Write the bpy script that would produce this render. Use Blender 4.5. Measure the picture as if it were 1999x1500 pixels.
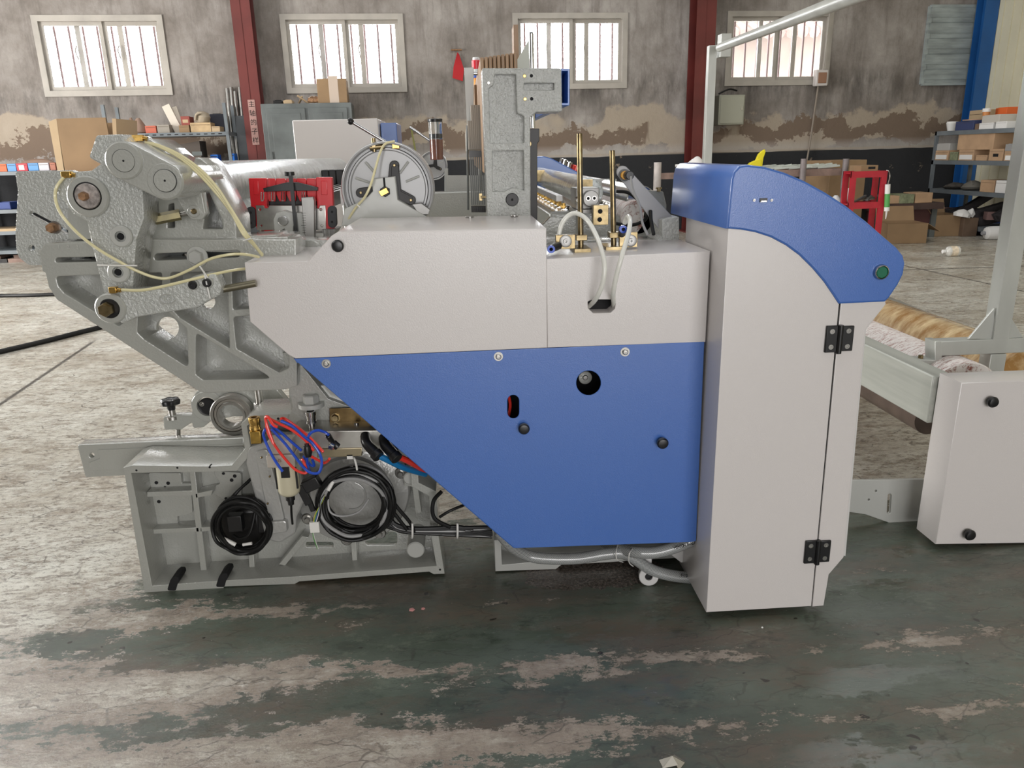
import bpy, math, random
from mathutils import Vector, Matrix
random.seed(7)
for o in list(bpy.data.objects): bpy.data.objects.remove(o)
SC = bpy.context.scene
COL = SC.collection
# ---------------------------------------------------------------- camera
H = 1.2
FPX = 1500.0
dn = Vector((131.5, 5000.0, 1500.0)).normalized()
yc = Vector((-99.5, -447.4, 1500.0))
yc = (yc - dn * yc.dot(dn)).normalized()
zc = -dn
xc = yc.cross(zc)
CAM = Vector((0, 0, H))
cam_d = bpy.data.cameras.new('camera'); cam = bpy.data.objects.new('camera', cam_d); COL.objects.link(cam)
cam_d.sensor_width = 36; cam_d.lens = FPX / 1999 * 36; cam_d.clip_start = 0.05; cam_d.clip_end = 200
def wv(a, b, c):            # camera-image vector -> world
    v = Vector((a, b, c)); return Vector((xc.dot(v), yc.dot(v), zc.dot(v)))
r_, u_, f_ = wv(1, 0, 0), wv(0, -1, 0), wv(0, 0, 1)
cam.matrix_world = Matrix(((r_.x, u_.x, -f_.x, CAM.x), (r_.y, u_.y, -f_.y, CAM.y), (r_.z, u_.z, -f_.z, CAM.z), (0, 0, 0, 1)))
SC.camera = cam
SC.view_settings.view_transform = 'Standard'; SC.view_settings.look = 'None'
SC.view_settings.exposure = 1.15; SC.view_settings.gamma = 1.0; SC.view_settings.use_curve_mapping = False
# ---------------------------------------------------------------- world sky and added fill lamps
W = bpy.data.worlds.new('world'); SC.world = W; W.use_nodes = True
W.node_tree.nodes['Background'].inputs[0].default_value = (0.93, 0.97, 1.0, 1)
W.node_tree.nodes['Background'].inputs[1].default_value = 13.0
def area(name, loc, rot, sx, sy, power, col=(1, 1, 1), spread=180):
    l = bpy.data.lights.new(name, 'AREA'); l.shape = 'RECTANGLE'; l.size = sx; l.size_y = sy; l.energy = power; l.color = col
    l.spread = math.radians(spread)
    o = bpy.data.objects.new(name, l); COL.objects.link(o); o.location = loc; o.rotation_euler = rot; return o
R = math.radians
area('front_fill', (1.5, -6.9, 1.8), (R(90), 0, 0), 6.0, 3.2, 180, (1, 0.985, 0.98))  # added lamp for soft light from the camera side; a door is only assumed
area('left_fill', (-8.7, 5.2, 1.9), (R(90), 0, R(-90)), 4.6, 3.2, 420, (1, 0.98, 0.95))  # added lamp that lifts the left floor; no side door is modelled
area('ceiling_fill_front', (-1.0, 1.0, 5.75), (0, 0, 0), 10.0, 1.2, 25, (0.97, 0.99, 1))  # added overhead fill; the ceiling has no opening
area('ceiling_fill_rear', (-1.0, 6.5, 5.75), (0, 0, 0), 12.0, 1.2, 130, (0.97, 0.99, 1))  # added overhead fill to brighten the rear, under a closed ceiling

# ---------------------------------------------------------------- pixel -> place
def ray(px, py, pt, n):
    d = wv(px - 999.5, py - 750, FPX); n = Vector(n); return CAM + d * ((Vector(pt) - CAM).dot(n) / d.dot(n))
def at(px, py, Y): return ray(px, py, (0, Y, 0), (0, 1, 0))
def atX(px, py, X): return ray(px, py, (X, 0, 0), (1, 0, 0))
def fl(px, py, Z=0.0): return ray(px, py, (0, 0, Z), (0, 0, 1))
def sc(px, py, Y): return (at(px + 1, py, Y) - at(px, py, Y)).length
# ---------------------------------------------------------------- materials
MATS = {}
def nt(m): return m.node_tree.nodes, m.node_tree.links
def mat(name, col, rough=0.5, metal=0.0, bump=0.0, bscale=80, var=0.0, vscale=6, coat=0.0, trans=0.0, emit=0, spec=0.5, stretch=(1, 1, 1)):
    if name in MATS: return MATS[name]
    m = bpy.data.materials.new(name); m.use_nodes = True; N, L = nt(m); b = N['Principled BSDF']
    b.inputs['Base Color'].default_value = (*col, 1); b.inputs['Roughness'].default_value = rough; b.inputs['Metallic'].default_value = metal
    b.inputs['Coat Weight'].default_value = coat; b.inputs['Coat Roughness'].default_value = 0.09
    b.inputs['Transmission Weight'].default_value = trans; b.inputs['Specular IOR Level'].default_value = spec
    if emit: b.inputs['Emission Color'].default_value = (*col, 1); b.inputs['Emission Strength'].default_value = emit
    if bump or var:
        tc = N.new('ShaderNodeTexCoord'); mp = N.new('ShaderNodeMapping'); mp.inputs['Scale'].default_value = stretch; L.new(tc.outputs['Object'], mp.inputs[0])
    if bump:
        t = N.new('ShaderNodeTexNoise'); t.inputs['Scale'].default_value = bscale; t.inputs['Detail'].default_value = 3; L.new(mp.outputs[0], t.inputs['Vector'])
        bp = N.new('ShaderNodeBump'); bp.inputs['Strength'].default_value = bump; bp.inputs['Distance'].default_value = 0.004
        L.new(t.outputs[0], bp.inputs['Height']); L.new(bp.outputs[0], b.inputs['Normal'])
        if coat: L.new(bp.outputs[0], b.inputs['Coat Normal'])
    if var:
        t = N.new('ShaderNodeTexNoise'); t.inputs['Scale'].default_value = vscale; t.inputs['Detail'].default_value = 5; L.new(mp.outputs[0], t.inputs['Vector'])
        cr = N.new('ShaderNodeMix'); cr.data_type = 'RGBA'; cr.inputs[6].default_value = (*[c * (1 - var) for c in col], 1); cr.inputs[7].default_value = (*[min(1, c * (1 + var)) for c in col], 1)
        mr = N.new('ShaderNodeMapRange'); mr.inputs[1].default_value = .3; mr.inputs[2].default_value = .7; L.new(t.outputs[0], mr.inputs[0]); L.new(mr.outputs[0], cr.inputs[0]); L.new(cr.outputs[2], b.inputs['Base Color'])
    MATS[name] = m; return m
G_CAST = mat('grey_casting_paint', (.365, .37, .34), .24, bump=.22, bscale=170, coat=1.0)
G_ROUGHCAST = mat('grey_orange_peel_paint', (.41, .42, .395), .18, bump=1.0, bscale=150, coat=.8)
G_PAINT = mat('grey_smooth_paint', (.44, .445, .42), .32, bump=.05, bscale=60, coat=.3)
G_DARK = mat('dark_grey_paint', (.13, .14, .135), .4)
WHITE = mat('white_panel_paint', (.66, .625, .61), .26, bump=.10, bscale=450, coat=.35)
LGREY = mat('light_grey_panel_paint', (.62, .61, .60), .3, bump=.08, bscale=450, coat=.15)
BLUE = mat('blue_panel_paint', (.050, .145, .47), .34, bump=.10, bscale=450, coat=.6)
BLACK = mat('black_plastic', (.008, .008, .009), .32)
BLACKM = mat('black_oxide_metal', (.015, .014, .014), .38, .4)
HOLE = mat('hole_shade_black', (.006, .006, .007), .8)  # near-black that paints the shade into holes, slots and gaps
STEEL = mat('bare_steel', (.40, .39, .37), .28, 1, var=.15, vscale=30)
CHROME = mat('chrome', (.5, .5, .5), .14, 1)
ALU = mat('brushed_aluminium', (.32, .315, .305), .45, 1, var=.1, vscale=20)
BRASS = mat('brass', (.62, .40, .12), .25, 1, var=.2, vscale=60)
ZINC = mat('yellow_zinc', (.27, .21, .115), .3, 1, var=.4, vscale=40)
RUST = mat('rusty_bolt', (.30, .17, .09), .5, .5, var=.4, vscale=90)
RED = mat('red_plastic', (.62, .012, .02), .3, coat=.2)
BLUEP = mat('blue_tube_plastic', (.012, .07, .50), .25, coat=.3)
REDP = mat('red_tube_plastic', (.80, .045, .03), .25, coat=.3)
LTUBE = mat('pale_yellow_tube', (.72, .66, .40), .25, coat=.2)
WTUBE = mat('milky_tube', (.78, .78, .72), .28, coat=.2)
CABLE = mat('black_cable', (.008, .008, .008), .45, spec=.3)
GCABLE = mat('grey_cable', (.30, .30, .30), .4)
TIE = mat('white_cable_tie', (.75, .74, .71), .4)
CARD = mat('brown_cardboard', (.27, .175, .095), .85, var=.15, vscale=3)
CARDL = mat('pale_cardboard', (.46, .34, .21), .85, var=.1, vscale=3)
WOOD = mat('brown_wood', (.30, .19, .11), .5, var=.3, vscale=9, stretch=(8, 1, .4))
BEIGE = mat('beige_enamel', (.56, .52, .38), .3, coat=.3)
REDST = mat('red_column_paint', (.125, .022, .018), .45, var=.25, vscale=2)
REDFR = mat('red_frame_paint', (.42, .02, .035), .4, var=.2, vscale=5)
BLUEST = mat('blue_column_paint', (.012, .09, .28), .4, var=.15, vscale=2)
LOCK = mat('locker_grey_paint', (.11, .122, .12), .4, var=.25, vscale=4)
SHELF = mat('shelf_grey_paint', (.15, .17, .185), .4, var=.15, vscale=4)
WFRAME = mat('window_frame_paint', (.40, .37, .33), .45, var=.12, vscale=4)
BAR = mat('window_bar_paint', (.16, .10, .10), .5)
PAPER = mat('white_paper', (.75, .74, .72), .7)
DIRTW = mat('dusty_wood', (.25, .17, .14), .8, var=.3, vscale=8)
# ---------------------------------------------------------------- mesh helpers
class MB:
    def __init__(s): s.v = []; s.f = []; s.uv = {}
    def box(s, a, b, rot=0.0, M=None):
        x0, y0, z0 = a; x1, y1, z1 = b; i = len(s.v)
        c = Vector(((x0 + x1) / 2, (y0 + y1) / 2, (z0 + z1) / 2)); rm = Matrix.Rotation(rot, 3, 'Z')
        for x in (x0, x1):
            for y in (y0, y1):
                for z in (z0, z1):
                    p = Vector((x, y, z))
                    if rot: p = c + rm @ (p - c)
                    if M: p = M @ p
                    s.v.append(tuple(p))
        s.f += [tuple(i + k for k in q) for q in ((0, 1, 3, 2), (4, 6, 7, 5), (0, 4, 5, 1), (2, 3, 7, 6), (0, 2, 6, 4), (1, 5, 7, 3))]; return s
    def bar(s, p, q, w, h, up=(0, 0, 1)):      # rectangular bar between two points
        p, q = Vector(p), Vector(q); d = (q - p).normalized(); a = d.cross(Vector(up))
        if a.length < 1e-4: a = d.cross(Vector((1, 0, 0)))
        a.normalize(); b = a.cross(d); i = len(s.v)
        for e in (p, q):
            for su, sv in ((-1, -1), (1, -1), (1, 1), (-1, 1)): s.v.append(tuple(e + a * su * w / 2 + b * sv * h / 2))
        s.f += [(i, i + 1, i + 2, i + 3), (i + 7, i + 6, i + 5, i + 4)] + [(i + k, i + 4 + k, i + 4 + (k + 1) % 4, i + (k + 1) % 4) for k in range(4)]; return s
    def lathe(s, c, ax, prof, n=32, ph=0.0, ref=None):  # prof: [(dist along axis, radius)]
        c, ax = Vector(c), Vector(ax).normalized(); a = Vector(ref) if ref else (Vector((0, 0, 1)) if abs(ax.z) < .9 else Vector((1, 0, 0)))
        a = (a - ax * a.dot(ax)).normalized(); b = ax.cross(a); i = len(s.v); m = len(prof)
        for t, r in prof:
            for k in range(n):
                g = 2 * math.pi * k / n + ph; s.v.append(tuple(c + ax * t + (a * math.cos(g) + b * math.sin(g)) * r))
        for j in range(m - 1):
            for k in range(n):
                s.f.append((i + j * n + k, i + j * n + (k + 1) % n, i + (j + 1) * n + (k + 1) % n, i + (j + 1) * n + k))
        if prof[0][1] > 1e-5: s.f.append(tuple(i + k for k in reversed(range(n))))
        if prof[-1][1] > 1e-5: s.f.append(tuple(i + (m - 1) * n + k for k in range(n)))
        return s
    def cyl(s, p, q, r, n=24, bev=0.0, r2=None):
        p, q = Vector(p), Vector(q); l = (q - p).length; r2 = r if r2 is None else r2
        pr = [(0, r - bev), (bev, r), (l - bev, r2), (l, r2 - bev)] if bev else [(0, r), (l, r2)]
        return s.lathe(p, q - p, pr, n)
    def ring(s, c, ax, ro, ri, d, n=48, bev=0.0):
        b = bev or min(.002, d * .2); return s.lathe(c, ax, [(0, ri), (0, ro - b), (b, ro), (d - b, ro), (d, ro - b), (d, ri), (0, ri)], n)._uncap(n, 7)
    def _uncap(s, n, m): s.f = s.f[:-2]; return s
    def tube(s, pts, r, n=10, closed=False, smooth=6, cap=True):
        P = [Vector(p) for p in pts]
        if smooth and len(P) > 2:
            Q = []; m = len(P); rng = range(m) if closed else range(m - 1)
            for i in rng:
                g = lambda j: P[j % m] if closed else P[max(0, min(m - 1, j))]
                a, b, c, d = g(i - 1), g(i), g(i + 1), g(i + 2)
                for k in range(smooth):
                    t = k / smooth; Q.append(.5 * ((2 * b) + (c - a) * t + (2 * a - 5 * b + 4 * c - d) * t * t + (3 * b - a - 3 * c + d) * t ** 3))
            if not closed: Q.append(P[-1])
            P = Q
        m = len(P); i0 = len(s.v); prev = None; ln = 0
        for j in range(m):
            if closed: t = P[(j + 1) % m] - P[j - 1]
            else: t = P[min(m - 1, j + 1)] - P[max(0, j - 1)]
            if t.length < 1e-9: t = Vector((1, 0, 0))
            t.normalize()
            if prev is None: a = t.cross(Vector((0, 0, 1))); a = a if a.length > .1 else t.cross(Vector((1, 0, 0)))
            else: a = prev - t * prev.dot(t)
            a.normalize(); prev = a; b = t.cross(a)
            for k in range(n):
                g = 2 * math.pi * k / n; s.v.append(tuple(P[j] + (a * math.cos(g) + b * math.sin(g)) * r))
        for j in range(m if closed else m - 1):
            j2 = (j + 1) % m; l2 = ln + (P[j2] - P[j]).length
            for k in range(n):
                k2 = (k + 1) % n; s.uv[len(s.f)] = ((ln, k / n), (l2, k / n), (l2, (k + 1) / n), (ln, (k + 1) / n))
                s.f.append((i0 + j * n + k, i0 + j2 * n + k, i0 + j2 * n + k2, i0 + j * n + k2))
            ln = l2
        if not closed and cap: s.f.append(tuple(i0 + k for k in reversed(range(n)))); s.f.append(tuple(i0 + (m - 1) * n + k for k in range(n)))
        return s
    def hex(s, c, ax, r, d): return s.lathe(c, ax, [(0, r), (d * .85, r), (d, r * .86)], 6)
    def poly(s, pts): i = len(s.v); s.v += [tuple(p) for p in pts]; s.f.append(tuple(range(i, i + len(pts)))); return s
    def build(s, name, m, parent=None, bev=0.0, angle=35, **tg):
        me = bpy.data.meshes.new(name); me.from_pydata(s.v, [], s.f); me.update()
        if s.uv:
            ul = me.uv_layers.new(name='UVMap')
            for fi, uvs in s.uv.items():
                p = me.polygons[fi]
                for k, li in enumerate(p.loop_indices): ul.data[li].uv = uvs[k]
        return finish(name, me, m, parent, bev, angle, **tg)
def finish(name, me, m, parent=None, bev=0.0, angle=35, **tg):
    me.materials.clear(); me.materials.append(m)
    me.shade_smooth(); me.set_sharp_from_angle(angle=R(angle))
    o = bpy.data.objects.new(name, me); COL.objects.link(o)
    if parent is not None:
        o.parent = parent; o.matrix_parent_inverse = Matrix.Translation(root_loc(parent)).inverted()
    if bev:
        b = o.modifiers.new('bevel', 'BEVEL'); b.width = bev; b.segments = 2; b.limit_method = 'ANGLE'; b.angle_limit = R(40); b.harden_normals = False
    if tg: tag(o, **tg)
    return o
def root_loc(p): return Vector((0, 0, 0)) if p.type == 'MESH' else Vector(p.location)
def tag(o, label=None, cat=None, group=None, kind=None):
    if label: o['label'] = label
    if cat: o['category'] = cat
    if group: o['group'] = group
    if kind: o['kind'] = kind
    return o
def thing(name, label, cat, loc=(0, 0, 0), group=None):
    o = bpy.data.objects.new(name, None); COL.objects.link(o); o.location = loc; o.empty_display_size = .1; return tag(o, label, cat, group)
def children(o): return [c for c in bpy.data.objects if c.parent == o]
def dup(o, off=(0, 0, 0), parent=None, label=None):
    c = o.copy(); COL.objects.link(c)
    if parent is not None: c.parent = parent
    c.location = Vector(o.location) + Vector(off)
    if label: c['label'] = label
    for ch in children(o):
        d = dup(ch, (0, 0, 0), c)
    return c
def fillet(pts, r, seg=5):
    out = []; n = len(pts)
    for i in range(n):
        p0, p1, p2 = Vector(pts[i - 1]), Vector(pts[i]), Vector(pts[(i + 1) % n])
        rr = pts[i][2] if len(pts[i]) > 2 else r
        p0, p1, p2 = p0.to_2d(), p1.to_2d(), p2.to_2d()
        a, b = p0 - p1, p2 - p1; la, lb = a.length, b.length
        if rr <= 0 or la < 1e-6 or lb < 1e-6: out.append(p1); continue
        ang = a.angle(b); t = min(rr / max(.05, math.tan(ang / 2)), la * .48, lb * .48)
        if ang > 3.05: out.append(p1); continue
        A = p1 + a / la * t; B = p1 + b / lb * t
        for k in range(seg + 1):
            u = k / seg; out.append(A * (1 - u) ** 2 + p1 * 2 * u * (1 - u) + B * u * u)
    return out
def circ(cx, cy, r, n=40, ry=None): return [(cx + r * math.cos(2 * math.pi * k / n), cy + (ry or r) * math.sin(2 * math.pi * k / n)) for k in range(n)]
def caps(x0, y0, x1, y1, r, n=12):
    a = math.atan2(y1 - y0, x1 - x0); o = []
    for k in range(n + 1): g = a + math.pi / 2 + math.pi * k / n; o.append((x0 + r * math.cos(g), y0 + r * math.sin(g)))
    for k in range(n + 1): g = a - math.pi / 2 + math.pi * k / n; o.append((x1 + r * math.cos(g), y1 + r * math.sin(g)))
    return o
def rect(x0, y0, x1, y1): return [(x0, y0), (x1, y0), (x1, y1), (x0, y1)]
def fillmesh(loops, d, bev=.0015):
    cu = bpy.data.curves.new('tmp', 'CURVE'); cu.dimensions = '2D'; cu.fill_mode = 'BOTH'; cu.extrude = max(1e-4, d / 2 - bev); cu.bevel_depth = bev; cu.bevel_resolution = 1
    for lp in loops:
        sp = cu.splines.new('POLY'); sp.points.add(len(lp) - 1); sp.use_cyclic_u = True
        for i, p in enumerate(lp): sp.points[i].co = (p[0], p[1], 0, 1)
    o = bpy.data.objects.new('tmp', cu); COL.objects.link(o)
    me = bpy.data.meshes.new_from_object(o.evaluated_get(bpy.context.evaluated_depsgraph_get()))
    bpy.data.objects.remove(o); bpy.data.curves.remove(cu); return me
def plate(name, pts, Y, d, m, parent=None, holes=(), r=0, bev=.0015, **tg):
    """outline given where it shows in the photo on the plane y=Y, extruded back by d metres"""
    lp = [fillet(pts, r) if r or any(len(p) > 2 for p in pts) else pts] + [h if not isinstance(h, dict) else fillet(h['p'], h['r']) for h in holes]
    loops = [[(lambda w: (w.x, w.z))(at(p[0], p[1], Y)) for p in l] for l in lp]
    me = fillmesh(loops, d, bev)
    for v in me.vertices: x, y, z = v.co; v.co = (x, Y + d / 2 - z, y)
    me.flip_normals() if False else None
    return finish(name, me, m, parent, **tg)
def disc(mb, px, py, r, Y, d, n=32, bev=.0015):    # cylinder along depth, front face at Y, radius in photo pixels
    p = at(px, py, Y); mb.cyl(p, p + Vector((0, d, 0)), r * sc(px, py, Y), n, bev); return mb
def text(name, s, loc, rot, size, m, parent=None, depth=.0004, **tg):
    cu = bpy.data.curves.new(name, 'FONT'); cu.body = s; cu.size = size; cu.extrude = depth; cu.align_x = 'CENTER'; cu.align_y = 'CENTER'
    o = bpy.data.objects.new('tmp', cu); COL.objects.link(o); o.location = loc; o.rotation_euler = rot
    dg = bpy.context.evaluated_depsgraph_get(); dg.update()
    me = bpy.data.meshes.new_from_object(o.evaluated_get(dg)); mw = Matrix.LocRotScale(Vector(loc), __import__('mathutils').Euler(rot), None)
    me.transform(mw); bpy.data.objects.remove(o)
    return finish(name, me, m, parent, **tg)
# ================================================================ the room
WA = R(4.5); WP = Vector((0, 11.6, 0)); WU = Vector((math.cos(WA), math.sin(WA), 0)); WN = Vector((math.sin(WA), -math.cos(WA), 0))
def onwall(px, py, off=0.0):      # -> (s, z) in the rear wall's own frame; off = metres in front of it
    p = ray(px, py, WP + WN * off, WN); return ((p - WP).dot(WU), p.z)
def wpos(s, z, off=0.0): return WP + WU * s + WN * off + Vector((0, 0, z))
WM = Matrix(((WU.x, 0, -WN.x, WP.x), (WU.y, 0, -WN.y, WP.y), (0, 1, 0, 0), (0, 0, 0, 1)))   # (s, z, depth into wall)
def wplate(name, loops, off, d, m, parent=None, bev=.002, **tg):
    me = fillmesh(loops, d, bev)
    for v in me.vertices: x, y, z = v.co; v.co = WM @ Vector((x, y, -off + d / 2 - z))
    return finish(name, me, m, parent, **tg)
def node_mat(name):
    m = bpy.data.materials.new(name); m.use_nodes = True; N, L = nt(m); return m, N, L, N['Principled BSDF']
def noise(N, L, vec, scale, detail=6, rough=.6, stretch=None):
    if stretch:
        mp = N.new('ShaderNodeMapping'); mp.inputs['Scale'].default_value = stretch; L.new(vec, mp.inputs[0]); vec = mp.outputs[0]
    t = N.new('ShaderNodeTexNoise'); t.inputs['Scale'].default_value = scale; t.inputs['Detail'].default_value = detail; t.inputs['Roughness'].default_value = rough; L.new(vec, t.inputs['Vector']); return t.outputs[0]
def mrange(N, L, v, a, b, c=0.0, d=1.0):
    m = N.new('ShaderNodeMapRange'); L.new(v, m.inputs[0]); m.inputs[1].default_value = a; m.inputs[2].default_value = b; m.inputs[3].default_value = c; m.inputs[4].default_value = d; return m.outputs[0]
def mixc(N, L, f, a, b):
    m = N.new('ShaderNodeMix'); m.data_type = 'RGBA'
    if isinstance(f, float): m.inputs[0].default_value = f
    else: L.new(f, m.inputs[0])
    for i, c in ((6, a), (7, b)):
        if isinstance(c, tuple): m.inputs[i].default_value = (*c, 1)
        else: L.new(c, m.inputs[i])
    return m.outputs[2]
def mth(N, L, op, a, b=0.0):
    m = N.new('ShaderNodeMath'); m.operation = op
    for i, c in ((0, a), (1, b)):
        if isinstance(c, (int, float)): m.inputs[i].default_value = c
        else: L.new(c, m.inputs[i])
    return m.outputs[0]
# --- plaster wall with damp stains, peeled patches and a dark dado
PL, N, L, B = node_mat('stained_plaster'); tc = N.new('ShaderNodeTexCoord').outputs['Object']
sx = N.new('ShaderNodeSeparateXYZ'); L.new(tc, sx.inputs[0]); X_, Y_, Z_ = sx.outputs
c = mixc(N, L, mrange(N, L, noise(N, L, tc, .9, 8, .65), .36, .64), (.19, .165, .145), (.40, .37, .345))
c = mixc(N, L, mrange(N, L, noise(N, L, tc, 2.2, 9, .7, (1, 1, .45)), .48, .7, 0, .75), c, (.13, .11, .095))
c = mixc(N, L, mrange(N, L, noise(N, L, tc, 7, 7, .7, (1, 1, .09)), .5, .78, 0, .7), c, (.10, .082, .07))
# damp under the windows
band = mth(N, L, 'MULTIPLY', mrange(N, L, Z_, 1.65, 2.05), mrange(N, L, Z_, 2.35, 2.15))
c = mixc(N, L, mth(N, L, 'MULTIPLY', band, mrange(N, L, noise(N, L, tc, 3.2, 9, .75, (1, 1, .25)), .42, .62, 0, .95)), c, (.085, .075, .068))
# peeled render, pale rim then brown
h = mth(N, L, 'ADD', Z_, mrange(N, L, noise(N, L, tc, .8, 7, .62), .3, .7, -.33, .33))
pale = mth(N, L, 'MULTIPLY', mrange(N, L, h, 1.22, 1.25), mrange(N, L, h, 1.72, 1.66)); 
pm = mrange(N, L, noise(N, L, tc, .55, 4, .6), .36, .44)
c = mixc(N, L, mth(N, L, 'MULTIPLY', mth(N, L, 'MULTIPLY', pale, pm), .8), c, (.42, .35, .27))
h2 = mth(N, L, 'ADD', Z_, mrange(N, L, noise(N, L, tc, 1.1, 9, .68), .3, .7, -.30, .30))
br = mth(N, L, 'MULTIPLY', mrange(N, L, h2, 1.31, 1.325), mrange(N, L, h2, 1.56, 1.545))
c = mixc(N, L, mth(N, L, 'MULTIPLY', br, mrange(N, L, noise(N, L, tc, .5, 6, .6, (1, 1, .4)), .42, .445)), c, (.185, .135, .10))
low = mrange(N, L, Z_, 1.3, 1.2); c = mixc(N, L, mth(N, L, 'MULTIPLY', low, .5), c, (.47, .44, .42))
dado = mrange(N, L, mth(N, L, 'ADD', Z_, mrange(N, L, noise(N, L, tc, .7, 3), .3, .7, -.02, .02)), 1.135, 1.127)
dc = mixc(N, L, mrange(N, L, noise(N, L, tc, 3.1, 8, .7), .63, .66), (.022, .023, .026), (.24, .19, .15))
c = mixc(N, L, dado, c, dc)
edge = mth(N, L, 'MULTIPLY', mrange(N, L, Z_, 1.127, 1.135), mrange(N, L, Z_, 1.17, 1.16)); c = mixc(N, L, mth(N, L, 'MULTIPLY', edge, .6), c, (.40, .34, .27))
L.new(c, B.inputs['Base Color']); B.inputs['Roughness'].default_value = .9
bp = N.new('ShaderNodeBump'); bp.inputs['Strength'].default_value = .5; bp.inputs['Distance'].default_value = .02; L.new(noise(N, L, tc, 9, 8, .7), bp.inputs['Height']); L.new(bp.outputs[0], B.inputs['Normal'])
# --- floor: bare concrete, and the worn green paint on the near part
FL, N, L, B = node_mat('worn_painted_concrete'); tc = N.new('ShaderNodeTexCoord').outputs['Object']
sx = N.new('ShaderNodeSeparateXYZ'); L.new(tc, sx.inputs[0]); X_, Y_, Z_ = sx.outputs
def vor(scale, stretch, feat='F1'):
    mp = N.new('ShaderNodeMapping'); mp.inputs['Scale'].default_value = stretch; ns = N.new('ShaderNodeTexNoise'); ns.inputs['Scale'].default_value = scale * .7; ns.inputs['Detail'].default_value = 4
    L.new(tc, ns.inputs['Vector']); ad = N.new('ShaderNodeMix'); ad.data_type = 'RGBA'; ad.blend_type = 'ADD'; ad.inputs[0].default_value = 1.2 / scale; L.new(tc, ad.inputs[6]); L.new(ns.outputs['Color'], ad.inputs[7]); L.new(ad.outputs[2], mp.inputs[0])
    v = N.new('ShaderNodeTexVoronoi'); v.inputs['Scale'].default_value = scale; v.feature = feat; L.new(mp.outputs[0], v.inputs['Vector']); return v.outputs['Distance']
pits = mth(N, L, 'MULTIPLY', mrange(N, L, vor(14, (1, 1.3, 1)), .13, .10), mrange(N, L, noise(N, L, tc, 3.5, 5, .6), .5, .54)); pits2 = mth(N, L, 'MULTIPLY', mrange(N, L, vor(26, (.7, 1.3, 1)), .17, .12), mrange(N, L, noise(N, L, tc, 2.5, 5, .6), .45, .55))
crk = mth(N, L, 'MULTIPLY', mrange(N, L, vor(5.5, (.35, 1.5, 1), 'DISTANCE_TO_EDGE'), .012, .004), mrange(N, L, noise(N, L, tc, 2.2, 5, .6), .50, .56))
crk2 = mth(N, L, 'MULTIPLY', mrange(N, L, vor(13, (.4, 1.6, 1), 'DISTANCE_TO_EDGE'), .03, .01), mrange(N, L, noise(N, L, tc, 4.2, 5, .6), .47, .55))
conc = mixc(N, L, mrange(N, L, noise(N, L, tc, 1.1, 10, .72, (1, 1.5, 1)), .36, .64), (.42, .375, .30), (.74, .73, .66))
conc = mixc(N, L, mrange(N, L, noise(N, L, tc, 4.5, 12, .8, (.8, 1.3, 1)), .51, .60, 0, .65), conc, (.25, .19, .135))
conc = mixc(N, L, mrange(N, L, noise(N, L, tc, 16, 12, .85, (.6, 1.4, 1)), .515, .56, 0, .75), conc, (.20, .155, .11))
conc = mixc(N, L, mrange(N, L, noise(N, L, tc, 44, 6, .85, (.7, 1.3, 1)), .53, .57, 0, .75), conc, (.15, .12, .09))
conc = mixc(N, L, mrange(N, L, noise(N, L, tc, 30, 8, .8, (.6, 1.4, 1)), .56, .60, 0, .8), conc, (.74, .72, .66))
conc = mixc(N, L, mth(N, L, 'MULTIPLY', mth(N, L, 'MAXIMUM', pits2, crk2), .75), conc, (.09, .07, .05))
gr = mixc(N, L, mrange(N, L, noise(N, L, tc, 2.1, 9, .66, (.7, 1.4, 1)), .35, .66), (.046, .062, .046), (.118, .145, .112))
gr = mixc(N, L, mrange(N, L, noise(N, L, tc, 2.6, 8, .74, (.6, 1.3, 1)), .46, .60, 0, .85), gr, (.115, .088, .064))
gr = mixc(N, L, mrange(N, L, noise(N, L, tc, 11, 9, .8, (.6, 1.3, 1)), .54, .62, 0, .6), gr, (.030, .042, .030))
gr = mixc(N, L, mrange(N, L, noise(N, L, tc, 6, 9, .8, (.8, 1.3, 1)), .57, .63, 0, .5), gr, (.15, .17, .13))
gr = mixc(N, L, mth(N, L, 'MAXIMUM', pits, mth(N, L, 'MULTIPLY', crk2, .35)), gr, (.018, .015, .011))
gr = mixc(N, L, mrange(N, L, noise(N, L, tc, 70, 3, .7), .70, .72, 0, .8), gr, (.34, .31, .26))
# wear: stripes along the aisle, more to the left
def gs(v, c0, w): d = mth(N, L, 'SUBTRACT', v, c0); return mrange(N, L, mth(N, L, 'ABSOLUTE', d), w, 0)
yy = mth(N, L, 'ADD', Y_, mrange(N, L, noise(N, L, tc, .7, 3), .3, .7, -.05, .05))
st = mth(N, L, 'MAXIMUM', mth(N, L, 'MAXIMUM', mth(N, L, 'MULTIPLY', gs(yy, 1.60, .10), 1.0), mth(N, L, 'MULTIPLY', gs(yy, 1.36, .11), .95)), mth(N, L, 'MULTIPLY', gs(yy, 1.90, .06), .62))
left = mrange(N, L, mth(N, L, 'SUBTRACT', X_, mth(N, L, 'MULTIPLY', mth(N, L, 'SUBTRACT', 2.0, Y_), 1.1)), -.15, -1.5); far = mrange(N, L, mth(N, L, 'ADD', Y_, mrange(N, L, X_, -.6, -1.2, 0, .6)), 2.15, 3.0)
base = mth(N, L, 'ADD', mth(N, L, 'MULTIPLY', st, .15), mth(N, L, 'MAXIMUM', mth(N, L, 'MULTIPLY', left, .13), mth(N, L, 'MULTIPLY', far, .42)))
wn = noise(N, L, tc, 3.2, 14, .74, (.6, 1.6, 1)); wn2 = noise(N, L, tc, 15, 12, .8, (.75, 1.2, 1))
wv_ = mth(N, L, 'ADD', mth(N, L, 'ADD', mth(N, L, 'MULTIPLY', wn, .55), mth(N, L, 'MULTIPLY', wn2, .45)), base)
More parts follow.
